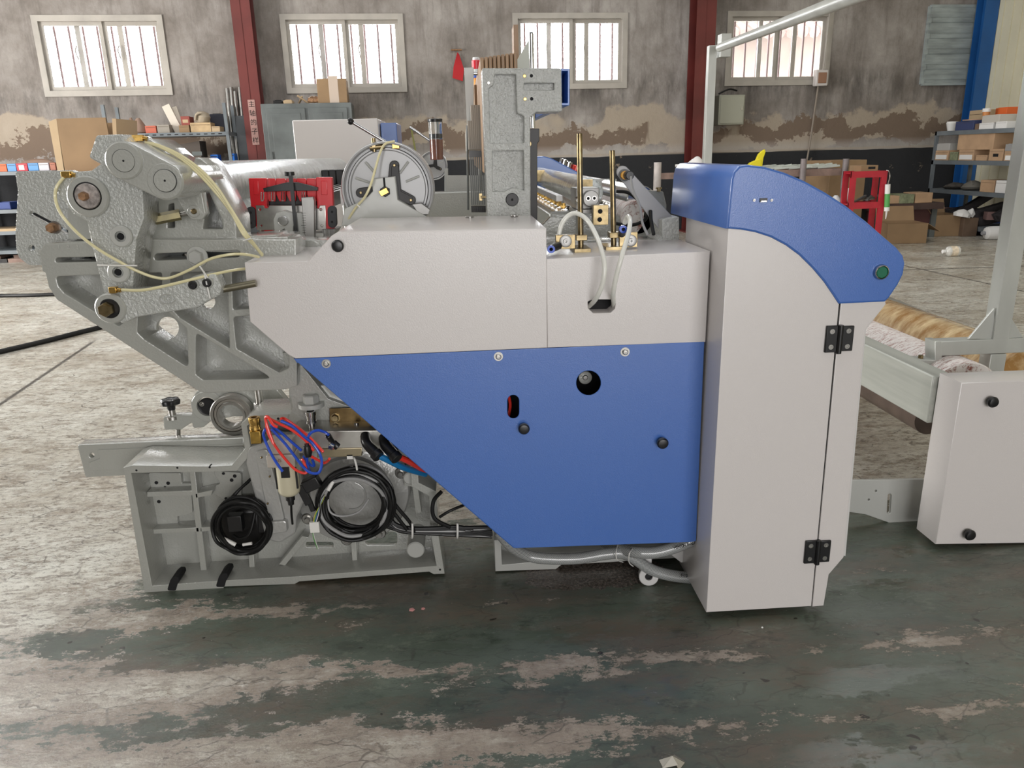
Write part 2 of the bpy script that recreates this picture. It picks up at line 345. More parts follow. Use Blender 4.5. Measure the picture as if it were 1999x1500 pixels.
worn = mrange(N, L, wv_, .632, .642)
bare = mixc(N, L, mrange(N, L, noise(N, L, tc, 9, 10, .75), .35, .7), (.25, .20, .16), (.40, .34, .28))
bare = mixc(N, L, mrange(N, L, noise(N, L, tc, 30, 8, .85), .53, .57, 0, .6), bare, (.14, .11, .085)); bare = mixc(N, L, mth(N, L, 'MULTIPLY', mth(N, L, 'MAXIMUM', pits2, crk2), .6), bare, (.05, .045, .035))
near = mixc(N, L, worn, gr, bare)
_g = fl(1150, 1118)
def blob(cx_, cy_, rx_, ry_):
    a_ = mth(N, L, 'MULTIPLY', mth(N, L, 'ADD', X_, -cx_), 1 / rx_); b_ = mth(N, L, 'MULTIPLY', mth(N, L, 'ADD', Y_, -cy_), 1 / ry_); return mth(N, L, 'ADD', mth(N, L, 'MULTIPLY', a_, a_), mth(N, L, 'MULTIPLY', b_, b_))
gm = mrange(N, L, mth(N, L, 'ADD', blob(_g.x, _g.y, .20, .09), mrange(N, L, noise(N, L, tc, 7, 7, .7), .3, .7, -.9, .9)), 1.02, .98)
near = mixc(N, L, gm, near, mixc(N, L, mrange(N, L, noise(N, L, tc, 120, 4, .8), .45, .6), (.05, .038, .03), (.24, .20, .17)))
farc = mixc(N, L, mrange(N, L, mth(N, L, 'ADD', wv_, mth(N, L, 'MULTIPLY', far, .2)), .66, .82), near, conc)
# sawn joints in the concrete slab
def joint(a, b, cc, w=.006):
    d = mth(N, L, 'ABSOLUTE', mth(N, L, 'ADD', mth(N, L, 'ADD', mth(N, L, 'MULTIPLY', X_, a), mth(N, L, 'MULTIPLY', Y_, b)), cc)); return mrange(N, L, d, w * 1.6, w * .6)
pA, pB = fl(0, 790), fl(215, 645)
def jl(p, q, w=.012):
    d = (q - p).to_2d().normalized(); n = Vector((-d.y, d.x)); return joint(n.x, n.y, -n.dot(p.to_2d()), w)
j = mth(N, L, 'MAXIMUM', mth(N, L, 'MULTIPLY', jl(pA, pB), mth(N, L, 'MULTIPLY', mrange(N, L, Y_, 2.9, 3.0), mrange(N, L, Y_, 5.6, 5.4))), mth(N, L, 'MULTIPLY', mth(N, L, 'MAXIMUM', jl(fl(1776, 527), fl(1999, 520), .016), jl(fl(1780, 522), fl(1999, 569), .012)), mrange(N, L, X_, 2.4, 2.6)))
farc = mixc(N, L, mth(N, L, 'MULTIPLY', j, .9), farc, (.03, .025, .02))
L.new(farc, B.inputs['Base Color'])
rg = mixc(N, L, worn, (.22, .22, .22), (.27, .27, .27)); rn = mrange(N, L, noise(N, L, tc, 5, 8, .7, (.5, 1.4, 1)), .3, .7, -.08, .10)
L.new(mth(N, L, 'ADD', rg, rn), B.inputs['Roughness'])
B.inputs['Specular IOR Level'].default_value = .9
bp = N.new('ShaderNodeBump'); bp.inputs['Strength'].default_value = .7; bp.inputs['Distance'].default_value = .004
L.new(mth(N, L, 'ADD', mth(N, L, 'MULTIPLY', noise(N, L, tc, 34, 9, .8, (.7, 1.3, 1)), mrange(N, L, wv_, .5, .75, .18, 1.1)), mth(N, L, 'MULTIPLY', worn, -.15)), bp.inputs['Height']); L.new(bp.outputs[0], B.inputs['Normal'])
def slab(name, a, b, m): return MB().box(a, b).build(name, m, kind='structure')
slab('floor', (-9, -7.1, -.2), (9.5, 13.2, 0), FL)
SIDE = mat('side_wall_plaster', (.40, .38, .36), .9, var=.3, vscale=1.2)
CEIL = mat('ceiling_sheet', (.42, .42, .42), .7)
slab('ceiling', (-9, -7.1, 6.0), (9.5, 13.2, 6.2), CEIL)
# near wall (behind the camera) and left wall, both solid; the added fill lamps are set at the top
slab('wall_front', (-9, -7.3, 0), (9.5, -7.1, 6), SIDE)
slab('wall_left', (-9.2, -7.1, 0), (-9, 13.2, 6), SIDE)
# rear wall with the window openings
WIN = [((62, 33), (316, 30), (338, 184), (88, 190)), ((545, 27), (787, 29), (794, 180), (561, 184)), ((1001, 25), (1226, 26), (1222, 172), (1003, 176)), ((1421, 21), (1626, 18), (1617, 164), (1413, 168))]
WR = []
for q in WIN:
    s = [onwall(*p) for p in q]; x0 = (s[0][0] + s[3][0]) / 2; x1 = (s[1][0] + s[2][0]) / 2; z1 = (s[0][1] + s[1][1]) / 2; z0 = (s[2][1] + s[3][1]) / 2; WR.append((x0, x1, z0, z1))
zt = sum(w[3] for w in WR) / 4; zb = sum(w[2] for w in WR) / 4
WR = [(a, b, (c_ + zb) / 2, (d_ + zt) / 2) for a, b, c_, d_ in WR]
wplate('wall_back', [rect(-9.3, 0, 9.5, 6)] + [rect(a, c_, b, d_) for a, b, c_, d_ in WR], 0, .26, PL, kind='structure')
GL, N, L, B = node_mat('window_glass')
tr = N.new('ShaderNodeBsdfTransparent'); gl = N.new('ShaderNodeBsdfGlossy'); gl.inputs['Roughness'].default_value = .03; fr = N.new('ShaderNodeFresnel'); mx = N.new('ShaderNodeMixShader')
L.new(fr.outputs[0], mx.inputs[0]); L.new(tr.outputs[0], mx.inputs[1]); L.new(gl.outputs[0], mx.inputs[2]); L.new(mx.outputs[0], N['Material Output'].inputs[0])
for i, (a, b, z0, z1) in enumerate(WR):
    w = thing('window_%d' % (i + 1), None, None, wpos((a + b) / 2, z0)); w['kind'] = 'structure'
    wplate('window_frame', [rect(a, z0, b, z1), rect(a + .07, z0 + .07, b - .07, z1 - .07)], .02, .12, WFRAME, w)
    mid = a + (b - a) * (.52 if i < 3 else .49)
    for k, (p, q) in enumerate(((a + .07, mid), (mid, b - .07))):
        wplate('sash', [rect(p, z0 + .07, q, z1 - .07), rect(p + .045, z0 + .12, q - .045, z1 - .12)], -.02 - .03 * k, .04, WFRAME, w)
        wplate('glass_pane', [rect(p + .04, z0 + .11, q - .04, z1 - .11)], -.035 - .03 * k, .005, GL, w, bev=0)
    for g in ((.30, .66) if i < 3 else (.32, .68)):
        x = a + .07 + (b - a - .14) * g; wplate('mullion', [rect(x - .03, z0 + .07, x + .03, z1 - .07)], -.06, .03, WFRAME, w)
        MB().tube([wpos(x - .03, z0 + .45, -.03), wpos(x - .045, z0 + .55, .0), wpos(x - .03, z0 + .62, -.03)], .008, 6).build('handle', WFRAME, w)
    nb = 8
    for k in range(1, nb + 1):
        x = a + (b - a) * k / (nb + 1) + .01
        MB().cyl(wpos(x, z0 + .02, -.17), wpos(x, z1 - .02, -.17), .015, 8).build('security_bar', BAR, w)
# corrugated shutter over the fifth opening
q = [onwall(1815, 20), onwall(1925, 20), onwall(1905, 158), onwall(1800, 160)]
sa, sb, s0, s1 = q[3][0] - .02, q[1][0] + .1, q[2][1] - .04, q[0][1] + .05
w = thing('window_5', None, None, wpos((sa + sb) / 2, s0, .02)); w['kind'] = 'structure'
SHUT = mat('shutter_sheet', (.30, .34, .34), .5, .0, var=.25, vscale=3, stretch=(1, 1, 4))
M_ = MB(); n = 5
for k in range(n):
    za = s0 + (s1 - s0) * k / n; zb_ = s0 + (s1 - s0) * (k + 1) / n - .02
    p = [wpos(sa, za, .03), wpos(sb, za, .03), wpos(sb, zb_, .055), wpos(sa, zb_, .055)]; M_.poly(p)
    M_.poly([wpos(sa, zb_, .055), wpos(sb, zb_, .055), wpos(sb, zb_ + .02, .028), wpos(sa, zb_ + .02, .028)])
    for f in (.35, .7): zz = za + (zb_ - za) * f; M_.bar(wpos(sa, zz, .045), wpos(sb, zz, .045), .012, .008)
M_.bar(wpos(sa, s0, .02), wpos(sb, s0, .02), .06, .04); M_.bar(wpos(sa, s1, .02), wpos(sb, s1, .02), .06, .04); M_.bar(wpos(sa, s0, .02), wpos(sa, s1, .02), .04, .06)
M_.build('shutter_sheet', SHUT, w)
# right wall of cream ribbed panels
CRM = mat('cream_wall_panel', (.66, .62, .46), .45, var=.06, vscale=2)
_q = [(WP + WU * onwall(px_, 235, .3)[0] + WN * .3) for px_ in (1893, 1917)]; XR = _q[1].x + .02; M_ = MB(); M_.box((XR, -7.1, 0), (XR + .15, 12.6, 6)); y = -7
while y < 12.2: M_.box((XR - .012, y, 0), (XR, y + .17, 6)); y += .2
M_.build('wall_right', CRM, kind='structure')
# columns
def col_i(name, label, px0, px1, py, off, m, ext=5.9):
    s0_, _ = onwall(px0, py, off + .3); s1_, _ = onwall(px1, py, off + .3); t = thing(name, label, 'column', wpos((s0_ + s1_) / 2, 0, off + .15))
    M_ = MB(); ang = WA
    def wb(a, b, o0, o1, z0=0, z1=ext):
        M_.poly([]) if 0 else None
        i = len(M_.v)
        for s_ in (a, b):
            for o_ in (o0, o1):
                for z_ in (z0, z1): M_.v.append(tuple(wpos(s_, z_, o_)))
        M_.f.extend([tuple(i + k for k in q_) for q_ in ((0, 1, 3, 2), (4, 6, 7, 5), (0, 4, 5, 1), (2, 3, 7, 6), (0, 2, 6, 4), (1, 5, 7, 3))])
    wb(s0_, s1_, off + .29, off + .30); wb(s0_, s1_, off, off + .012); mid = (s0_ + s1_) / 2; wb(mid - .006, mid + .006, off, off + .3)
    M_.build('steel_section', m, t)
    P = MB(); i = len(P.v); old = M_; 
    for z_ in (0,): 
        a, b = s0_ - .06, s1_ + .06; c0 = [wpos(a, 0, off - .03), wpos(b, 0, off - .03), wpos(b, 0, off + .36), wpos(a, 0, off + .36)]; c1 = [p + Vector((0, 0, .02)) for p in c0]
        P.v += [tuple(p) for p in c0 + c1]; P.f += [(3, 2, 1, 0), (4, 5, 6, 7)] + [(k, (k + 1) % 4, 4 + (k + 1) % 4, 4 + k) for k in range(4)]
    P.build('base_plate', m, t); return t, s0_, s1_
redL, ra, rb = col_i('steel_column', 'dark red painted steel column with a paper strip of writing, left of the grey lockers', 484, 520, 300, .05, REDST)
s_, z_ = onwall(494, 232, .36)
PAPR = mat('faded_pink_paper', (.42, .25, .22), .8)
wplate('paper_strip', [rect(s_ - .045, z_ - .42 + .09, s_ + .045, z_ + .24)], .356, .002, PAPR, redL, bev=0, label='faded pink paper strip with black brush writing')
for k, ch in enumerate('主轴的子样'):
    text('brush_character', ch, wpos(s_, z_ + .18 - k * .115, .3575), (R(90), 0, WA), .085, BLACKM, redL)
col_i('steel_column', 'dark red steel column between the third and fourth windows, plain', 1350, 1386, 300, .05, REDST)
colb = thing('steel_column', 'blue painted steel column in the far right corner beside the cream wall', 'column', (XR - .12, 12.0, 0))
xa_, xb_, ya_ = _q[0].x, _q[1].x, _q[0].y
MB().box((xa_, ya_ - .01, 0), (xb_, ya_ + .002, 5.9)).box((xa_, ya_ + .2, 0), (xb_, ya_ + .212, 5.9)).box(((xa_ + xb_) / 2 - .005, ya_, 0), ((xa_ + xb_) / 2 + .005, ya_ + .2, 5.9)).build('steel_section', BLUEST, colb)
MB().box((xa_ - .04, ya_ - .04, 0), (xb_ + .01, ya_ + .23, .02)).build('base_plate', BLUEST, colb)
print('XR', XR, ya_)
# outside: the neighbouring yard seen through the windows
ROOF = mat('white_tile_roof', (.40, .385, .38), .6, var=.1, vscale=3)
t = thing('tiled_roof', 'pale tiled roof outside the three left windows', 'roof', (-3.5, 15.5, 0))
M_ = MB()
for k in range(16):
    y0 = 15.0 + k * .25; z0 = 1.5 + k * .145
    M_.box((-12, y0, z0), (4.6, y0 + .3, z0 + .05))
M_.build('tile_rows', ROOF, t)
MB().box((-12, 14.95, 0), (4.6, 15.1, 1.6)).build('yard_wall', ROOF, t)
t = thing('canopy_roof', 'corrugated canopy sheets above the yard outside the left windows', 'roof', (-3, 14.2, 0))
M_ = MB()
for k in range(60):
    x = -11 + k * .25; M_.bar((x, 13.8, 4.3), (x, 17.5, 3.75), .14, .03)
M_.build('roof_sheet', ROOF, t)
MB().bar((-11, 15.2, 3.95), (4, 15.2, 3.95), .1, .14).bar((-11, 14.2, 4.1), (4, 14.2, 4.1), .1, .14).build('purlin', ROOF, t)
M_ = MB()
for x in (-9.5, -5.2, -.8): M_.cyl((x, 14.6, 0), (x, 14.6, 4.1), .06, 12)
M_.build('post', ROOF, t)
t = thing('neighbour_house', 'pale stucco house gable with tiled eaves outside the third and fourth windows', 'house', (6, 15, 0))
PLB = mat('pale_stucco', (.36, .31, .28), .8, var=.12, vscale=2)
M_ = MB(); g = [(4.4, 0), (4.4, 2.4), (5.6, 3.6), (5.6, 0)]
M_.poly([(x, 14.2, z) for x, z in [(3.3, 0), (3.3, 2.9), (4.4, 4.2), (8, 5), (8, 0)]]).box((4.9, 14.25, 0), (10.5, 18, 3.05)).build('house_wall', PLB, t)
M_ = MB()
for k in range(30):
    x = 4.7 + k * .2; M_.tube([(x, 13.9, 3.05), (x, 15.6, 3.75)], .095, 8, smooth=0)
M_.build('eaves_tiles', mat('red_grey_tiles', (.30, .21, .19), .7, var=.2), t)
# ================================================================ the loom
YB, YP, YC = 2.04, 1.85, 1.74
LOOM = thing('weaving_loom', 'large grey, white and blue weaving loom in the middle of the workshop', 'loom', (0, 2.6, 0))
def S(pts, k=1): return pts
# ---- bottom casting: rim, back wall, ribs
rim = [(242, 914), (258, 910, 4), (411, 912), (453, 910), (479, 877), (471.5, 829), (489.5, 813), (600, 808), (760, 806), (812, 850), (816, 943), (850, 960), (855, 1044), (867, 1120), (847, 1121), (838, 1116), (584, 1135), (575, 1140), (436, 1145), (435, 1151), (283, 1157)]
inn = [(255, 923), (400, 921), (462, 919), (490, 885), (481, 832), (494, 822), (600, 818), (750, 816), (800, 862), (804, 950), (838, 968), (843, 1050), (853, 1106), (575, 1127), (430, 1135), (296, 1145)]
base = plate('base_frame', rim, YB, .15, G_CAST, LOOM, [inn], label='open grey casting at the foot of the loom')
plate('back_wall', [(246, 915), (411, 914), (453, 912), (481, 878), (474, 830), (492, 814), (756, 808), (808, 852), (812, 945), (846, 962), (851, 1046), (862, 1100), (288, 1130)], YB + .12, .015, G_CAST, base,
      [circ(305, 943, 3), circ(328, 944, 3), circ(322, 953, 3), circ(310, 980, 3), circ(452, 938, 3.2), circ(458, 930, 3.2), circ(436, 925, 2.6), circ(441, 974, 2.6)] + [fillet(rect(596, 1058, 652, 1070), 8), fillet(rect(712, 1038, 776, 1066), 9)])
for nm, pts in (('rib', [(370, 916), (379, 916), (403, 1118), (393, 1118)]), ('rib', [(288, 962), (374, 959), (374, 967), (288, 970)]), ('rib', [(382, 965), (414, 958), (412, 966), (383, 972)]), ('rib', [(300, 1035), (387, 1031), (388, 1038), (301, 1042)]), ('rib', [(392, 1031), (440, 1027), (441, 1033), (392, 1038)]),
                ('rib', [(486, 1078), (494, 1078), (497, 1120), (488, 1120)]), ('rib', [(546, 1102), (556, 1104), (600, 1050), (590, 1048)]), ('rib', [(686, 1056), (694, 1056), (697, 1106), (689, 1106)])):
    plate(nm, pts, YB + .07, .055, G_CAST, base)
plate('boss', [(290, 925), (352, 925), (354, 945), (372, 945), (375, 1000), (362, 1006), (345, 1008), (347, 1036), (304, 1036)], YB + .105, .02, G_CAST, base, r=3)
plate('boss', [(415, 920), (470, 925), (470, 975), (436, 976), (414, 962), (416, 950), (432, 946)], YB + .105, .02, G_CAST, base, r=5)
for px, py, r0 in ((305, 943, 3.6), (328, 944, 3.6), (322, 953, 3.6), (310, 980, 3.6), (452, 938, 3.6), (458, 930, 3.6), (436, 925, 3), (441, 974, 3)): disc(MB(), px, py, r0, YB + .1035, .002, 14, .0002).build('bolt_hole', HOLE, base)  # black discs on the bosses, painting the shade of the bolt holes
for px, py in ((266, 919), (346, 914), (409, 913), (859, 1113)): disc(MB(), px, py, 2.6, YB - .001, .02, 12).build('bolt_hole', HOLE, base)
# black pieces on the foot flange, painting the shade in its slots
for x, y in ((329, 1140), (424, 1133)):
    plate('foot_slot_shade', [(x - 2, y + 13), (x + 4, y - 6), (x + 11, y - 12), (x + 19, y - 12), (x + 20, y - 6), (x + 16, y + 2), (x + 13, y + 13)], YB - .002, .06, HOLE, base, r=3)
# right hand foot casting and cross members
plate('base_frame', [(966, 1056), (1340, 1040), (1340, 1088), (1095, 1103), (1085, 1111), (968, 1115)], YB, .12, G_PAINT, LOOM, [[(977, 1064), (1330, 1050), (1330, 1080), (1090, 1094), (979, 1104)]])
plate('foot_plate', [(966, 1060), (1336, 1044), (1336, 1085), (968, 1108)], YB + .11, .02, G_CAST, LOOM)
plate('cross_member', [(845, 1048), (970, 1036), (968, 1078), (860, 1086)], YB + .25, .05, G_CAST, LOOM)
for z, y in ((.12, 2.2), (.12, 2.9), (.4, 2.55)):
    pass
M_ = MB(); M_.box((-.75, 2.2, .05), (-.62, 5.0, .22)); M_.build('cross_beam', G_CAST, LOOM, bev=.004)
M_ = MB(); M_.box((.3, 2.2, .05), (.45, 5.0, .22)); M_.build('cross_beam', G_CAST, LOOM, bev=.004)
plate('gusset', [(1299, 1074), (1332, 1066), (1370, 1064), (1370, 1096), (1330, 1098)], 1.97, .03, LGREY, LOOM)
# ---- loom side wall behind the covers
plate('side_frame', [(560, 470), (1330, 470), (1330, 1030), (1180, 1050), (1010, 1050), (750, 830), (566, 800)], YB + .12, .10, G_CAST, LOOM)
plate('side_frame_flange', [(553, 690), (569, 690), (640, 780), (712, 806), (712, 830), (560, 830), (572, 795)], YB - .02, .14, G_CAST, LOOM)
plate('ledge', [(569, 760), (712, 745), (720, 800), (569, 800)], YB - .0, .012, G_CAST, LOOM)
M_ = MB(); p = at(607, 786, YB - .03); M_.cyl(p - Vector((0, 0, .012)), p, .034, 28).hex(p, (0, 0, 1), .021, .022); M_.build('hex_bolt', G_PAINT, LOOM)
# top covers with the working surface behind
zt_ = at(860, 452, YP).z
wb = plate('cover_panel', [(479, 515), (600, 512), (605, 509), (648, 462), (660, 455), (1065, 448), (1067, 678), (577, 699), (564, 692), (490, 628)], YP, .42, WHITE, LOOM, bev=.002, label='white upper left cover with a cut-off corner')
plate('cover_panel', [(1068, 507), (1385, 492), (1376, 667), (1070, 678)], YP, .30, WHITE, LOOM, [fillet([(1146, 588), (1158, 584), (1196, 584), (1203, 592), (1201, 604), (1192, 612), (1158, 613), (1147, 603)], 5)], label='white upper right cover with a rounded slot')
plate('panel_cavity', rect(1140, 578, 1208, 618), YP + .012, .01, HOLE, LOOM) if 0 else None
plate('slot_shade', [(1142, 580), (1206, 580), (1206, 616), (1142, 616)], YP + .05, .01, HOLE, LOOM)  # black sheet painting the shade inside the slot
bp_ = plate('cover_panel', [(576, 702), (1374, 668), (1358, 1056), (1350, 1058), (1007, 1070), (1000, 1066)], YP, .004, BLUE, LOOM,
      [circ(1149, 748, 25), caps(1002, 783, 1002, 806, 12.5)], label='blue lower cover with a slanting left edge')
plate('cover_flange', [(576, 702), (1374, 668), (1374, 674), (580, 708)], YP + .004, .07, BLUE, bp_)
plate('cover_flange', [(576, 702), (582, 702), (1010, 1066), (1003, 1070)], YP + .004, .03, BLUE, bp_)
plate('cover_flange', [(1005, 1066), (1356, 1053), (1356, 1057), (1006, 1070)], YP + .004, .03, BLUE, bp_)
def screw(px, py, Y, r, parent, m=STEEL, washer=True):
    p = at(px, py, Y); s = sc(px, py, Y) * r; M_ = MB()
    if washer: M_.cyl(p - Vector((0, .002, 0)), p, s, 24)
    M_.lathe(p - Vector((0, .002, 0)), (0, -1, 0), [(0, s * .62), (s * .35, s * .6), (s * .55, s * .42), (s * .56, s * .2), (s * .3, s * .18), (s * .3, 0)], 20); return M_.build('screw', m, parent)
for px, py in ((637, 710), (973, 696), (1220, 687)): screw(px, py, YP, 9, bp_)
def knob(px, py, Y, r, parent, d=.022):
    p = at(px, py, Y); s = sc(px, py, Y) * r
    return MB().lathe(p, (0, -1, 0), [(0, s * .55), (d * .3, s * .6), (d * .4, s * .95), (d * .75, s), (d * .95, s * .8), (d, s * .45), (d, 0)], 28).build('knob', BLACK, parent)
for px, py in ((1022, 834), (1291, 862)): knob(px, py, YP, 11, bp_)
knob(661, 479, YP, 12, wb)
# what shows through the holes
M_ = MB(); disc(M_, 1143, 738, 13, YP + .09, .03); M_.build('shaft_end', G_CAST, LOOM)
M_ = MB(); disc(M_, 1143, 738, 5, YP + .085, .02); M_.build('shaft_bolt', STEEL, LOOM)
M_ = MB(); M_.box((-.1, YP + .2, .3), (.55, YP + .21, .8)); M_.build('inner_shade', HOLE, LOOM)  # black sheet painting the shade behind the blue cover
M_ = MB(); M_.tube([(px_, py_, 0) and at(px_, py_, YP + .08) for px_, py_ in ((992, 770), (996, 790), (993, 812), (990, 822))], .004); M_.build('inner_tube', REDP, LOOM)
# ---- tall cabinet and blue hood
CAB = plate('cabinet_front', [(1423, 445), (1448, 447), (1475, 452), (1505, 462), (1535, 478), (1562, 498), (1588, 524), (1610, 550), (1627, 575), (1637, 592), (1583, 1183), (1380, 1195)], YC, .34, WHITE, LOOM, label='white tall cabinet body')
plate('cabinet_side', [(1423, 443), (1430, 443), (1386, 1193), (1380, 1193)], YC, .40, LGREY, CAB) if 0 else None
p0 = at(1423, 444, YC); p1 = at(1380, 1195, YC)
M_ = MB(); M_.box((p1.x - .001, YC + .05, .04), (p1.x + .2, YC + .36, p0.z)); 
DOOR = plate('cabinet_door', [(1643, 591), (1727, 587, 3), (1728, 594, 2), (1690, 641), (1687, 654), (1646, 1088), (1617, 1122), (1607, 1182), (1587, 1184)], YC, .03, WHITE, LOOM, label='narrow white hinged door at the right of the cabinet')
plate('door_return', [(1722, 590), (1728, 594), (1690, 643), (1650, 1085), (1645, 1085), (1684, 650)], YC + .03, .2, LGREY, DOOR)
M_ = MB(); a = at(1640, 592, YC + .006); b = at(1585, 1183, YC + .006); M_.bar(a, b, .008, .004, up=(0, 1, 0)); M_.build('door_gap', HOLE, CAB)
hood = [(1423, 443), (1432, 352), (1436, 338), (1445, 328), (1458, 326), (1492, 330), (1530, 341), (1570, 358), (1610, 380), (1650, 406), (1690, 437), (1722, 465), (1748, 487), (1760, 502), (1763, 515), (1760, 535), (1750, 555), (1733, 580), (1727, 586), (1640, 590), (1629, 573), (1612, 548), (1590, 522), (1564, 496), (1537, 476), (1507, 460), (1476, 450), (1448, 445)]
HOOD = plate('hood', hood, YC - .004, .49, BLUE, LOOM, bev=.005, label='blue curved hood on top of the cabinet')
# green push button
p = at(1719, 531, YC - .004)
bt = MB().lathe(p, (0, -1, 0), [(0, .018), (.005, .018), (.008, .0165), (.009, .0145), (.006, .0135), (.006, 0)], 40).build('push_button', CHROME, HOOD)
MB().lathe(p, (0, -1, 0), [(.003, .0132), (.0075, .0132), (.0085, .012), (.0085, 0)], 36).build('button_cap', mat('green_button', (.0, .13, .065), .3), bt)
M_ = MB(); p = at(1490, 391, YC - .004); M_.box((p.x - .0085, p.y - .003, p.z - .0045), (p.x + .0085, p.y, p.z + .0045)); us = M_.build('data_port', BLACK, HOOD)
MB().box((p.x - .006, p.y - .0045, p.z - .0028), (p.x + .006, p.y - .002, p.z - .0008)).box((p.x - .0075, p.y - .0036, p.z - .004), (p.x + .0075, p.y - .003, p.z - .0034)).build('port_shell', CHROME, us)
for px in (1472, 1506): screw(px, 391, YC - .004, 2.6, us, STEEL)
# hinges
for px, py in ((1637, 661), (1594.5, 1076)):
    p = at(px, py, YC); h_ = .033; t_ = -.05
    hg = MB().box((p.x - .034, p.y - .006, p.z - h_), (p.x - .004, p.y, p.z + h_)).build('hinge', BLACK, DOOR, bev=.002)
    MB().box((p.x + .004, p.y - .006, p.z - h_ + .002), (p.x + .034, p.y, p.z + h_ - .002)).build('hinge_leaf', BLACK, hg, bev=.002)
    MB().cyl((p.x, p.y - .006, p.z - h_ - .003), (p.x, p.y - .006, p.z + h_ + .001), .0068, 20, .001).build('hinge_pin', BLACK, hg)
    for dx in (-.02, .02):
        for dz in (-.019, .019):
            q = p + Vector((dx, -.006, dz)); MB().lathe(q, (0, -1, 0), [(0, .0062), (.0012, .006), (.0012, .003), (.0004, .0025), (.0004, 0)], 18).build('hinge_screw', STEEL, hg)
# cabinet rear block
plate('rear_block', [(1293, 430), (1325, 424), (1325, 478), (1290, 478), (1284, 470), (1294, 462)], 2.12, .12, G_ROUGHCAST, LOOM, r=2)

# ---- ribbed bracket reaching left
outl = [(78, 492), (89, 478, 2), (300, 470), (575, 470), (578, 752), (556, 759), (400, 766, 4), (388, 762, 4), (112, 584, 14), (97, 560, 8), (90, 531, 3), (85, 529, 2)]
cells = [[(106, 538), (318, 530), (318, 568), (260, 576), (256, 622), (232, 640), (124, 574), (112, 560)],
         [(330, 530), (436, 528), (447, 572), (450, 680), (447, 682), (350, 622), (330, 600)],
         [(268, 576), (318, 574), (328, 608), (366, 640), (370, 722), (280, 664), (266, 650)],
         [(380, 646), (540, 742), (396, 744), (380, 732)],
         [(450, 528), (562, 526), (562, 598), (453, 608)], [(453, 617), (562, 608), (566, 720), (545, 730), (460, 682)]]
br = plate('ribbed_bracket', outl, YB - .06, .13, G_CAST, LOOM, [{'p': c_, 'r': 8} for c_ in cells] + [caps(113, 508, 262, 505, 7), caps(308, 502, 462, 496, 9)], bev=.003, label='grey ribbed casting cantilevered to the left')
plate('web', [(92, 530), (575, 520), (577, 750), (402, 764), (112, 582), (98, 560)], YB + .03, .02, G_CAST, br, [circ(327, 641, 23), circ(406, 590, 15)])
plate('slide_rail', [(88, 478), (560, 464), (560, 490), (90, 494)], YB - .045, .16, G_CAST, br)
plate('slot_back', [(100, 496), (478, 484), (478, 516), (100, 520)], YB + .04, .02, G_DARK, br, [circ(176, 506, 6), circ(268, 504, 7), circ(360, 500, 6)])
for k in range(3):
    text('cast_number', str(k + 1), at(121 + k * 18, 478, YB - .0455) + Vector((0, -.0165, -.004)), (R(90), 0, 0), .014, G_PAINT, br)
for k in range(3): text('cast_number', str(10 + k), at(282 + k * 18, 472, YB - .0455) + Vector((0, -.0165, -.004)), (R(90), 0, 0), .014, G_PAINT, br)
p = at(386, 501, YB - .06); M_ = MB(); M_.cyl(p - Vector((0, .006, 0)), p, 20 * sc(386, 501, YB), 36, .001); M_.hex(p - Vector((0, .006, 0)), (0, -1, 0), 14 * sc(386, 501, YB), .02); M_.build('hex_bolt', G_PAINT, br)
# left guide plate with slot
lp_ = plate('guide_plate', [(31, 336, 3), (140, 334), (170, 345), (175, 500), (105, 512), (80, 517, 10), (56, 517, 14), (38, 503, 12), (33, 490), (31, 455), (36, 372, 6), (34, 362, 6)], YB + .02, .02, G_ROUGHCAST, LOOM, [caps(61, 417, 131, 454, 5.5), circ(61, 485, 7.5)], label='grey plate with a slanted slot at the far left of the loom')
plate('bracket_block', [(135, 385), (185, 385), (185, 466), (134, 466), (133, 425)], YB - .02, .06, G_CAST, LOOM)
p = at(108, 444, YB + .02); MB().cyl(p - Vector((0, .004, 0)), p, .016, 24).build('washer', STEEL, lp_); MB().hex(p - Vector((0, .004, 0)), (0, -1, 0), .0125, .025).build('hex_bolt', RUST, lp_)
# ---- swinging lever
YL = YB - .20
lv = plate('swing_lever', [(107, 367, 4), (124, 345, 6), (148, 339, 8), (179, 337, 4), (205, 318, 10), (236, 300), (262, 330), (275, 366), (278, 425), (263, 467), (256, 563), (250, 580), (206, 574), (190, 510), (182, 480), (172, 430), (160, 424), (145, 417, 8), (127, 392, 6)], YL, .06, G_ROUGHCAST, LOOM, [circ(235, 462, 11), circ(230, 532, 11)], bev=.004, label='grey swinging lever with three bearing hubs')
def hub(px, py, r, Y, d, ri, parent, m=G_CAST, name='hub'):
    p = at(px, py, Y); s = sc(px, py, Y); return MB().lathe(p, (0, 1, 0), [(0, ri * s), (0, r * s - .003), (.003, r * s), (d, r * s)] if ri else [(0, r * s - .003), (.003, r * s), (d, r * s)], 48)._uncap(48, 4).build(name, m, parent) if ri else MB().lathe(p, (0, 1, 0), [(0, 0), (0, r * s - .003), (.003, r * s), (d, r * s)], 48).build(name, m, parent)
hub(170, 384, 41, YL - .012, .05, 0, lv)
M_ = MB(); disc(M_, 170, 383, 28, YL - .0135, .01); M_.build('seal_ring', BLACKM, lv)
WORN = mat('worn_shaft_end', (.42, .38, .36), .4, .6, var=.55, vscale=70)
M_ = MB(); disc(M_, 170, 383, 25, YL - .0155, .01); M_.build('shaft_end', WORN, lv)
p = at(166, 383, YL - .0155); MB().hex(p, (0, -1, 0), 9 * sc(166, 383, YL), .016).build('hex_bolt', RUST, lv)
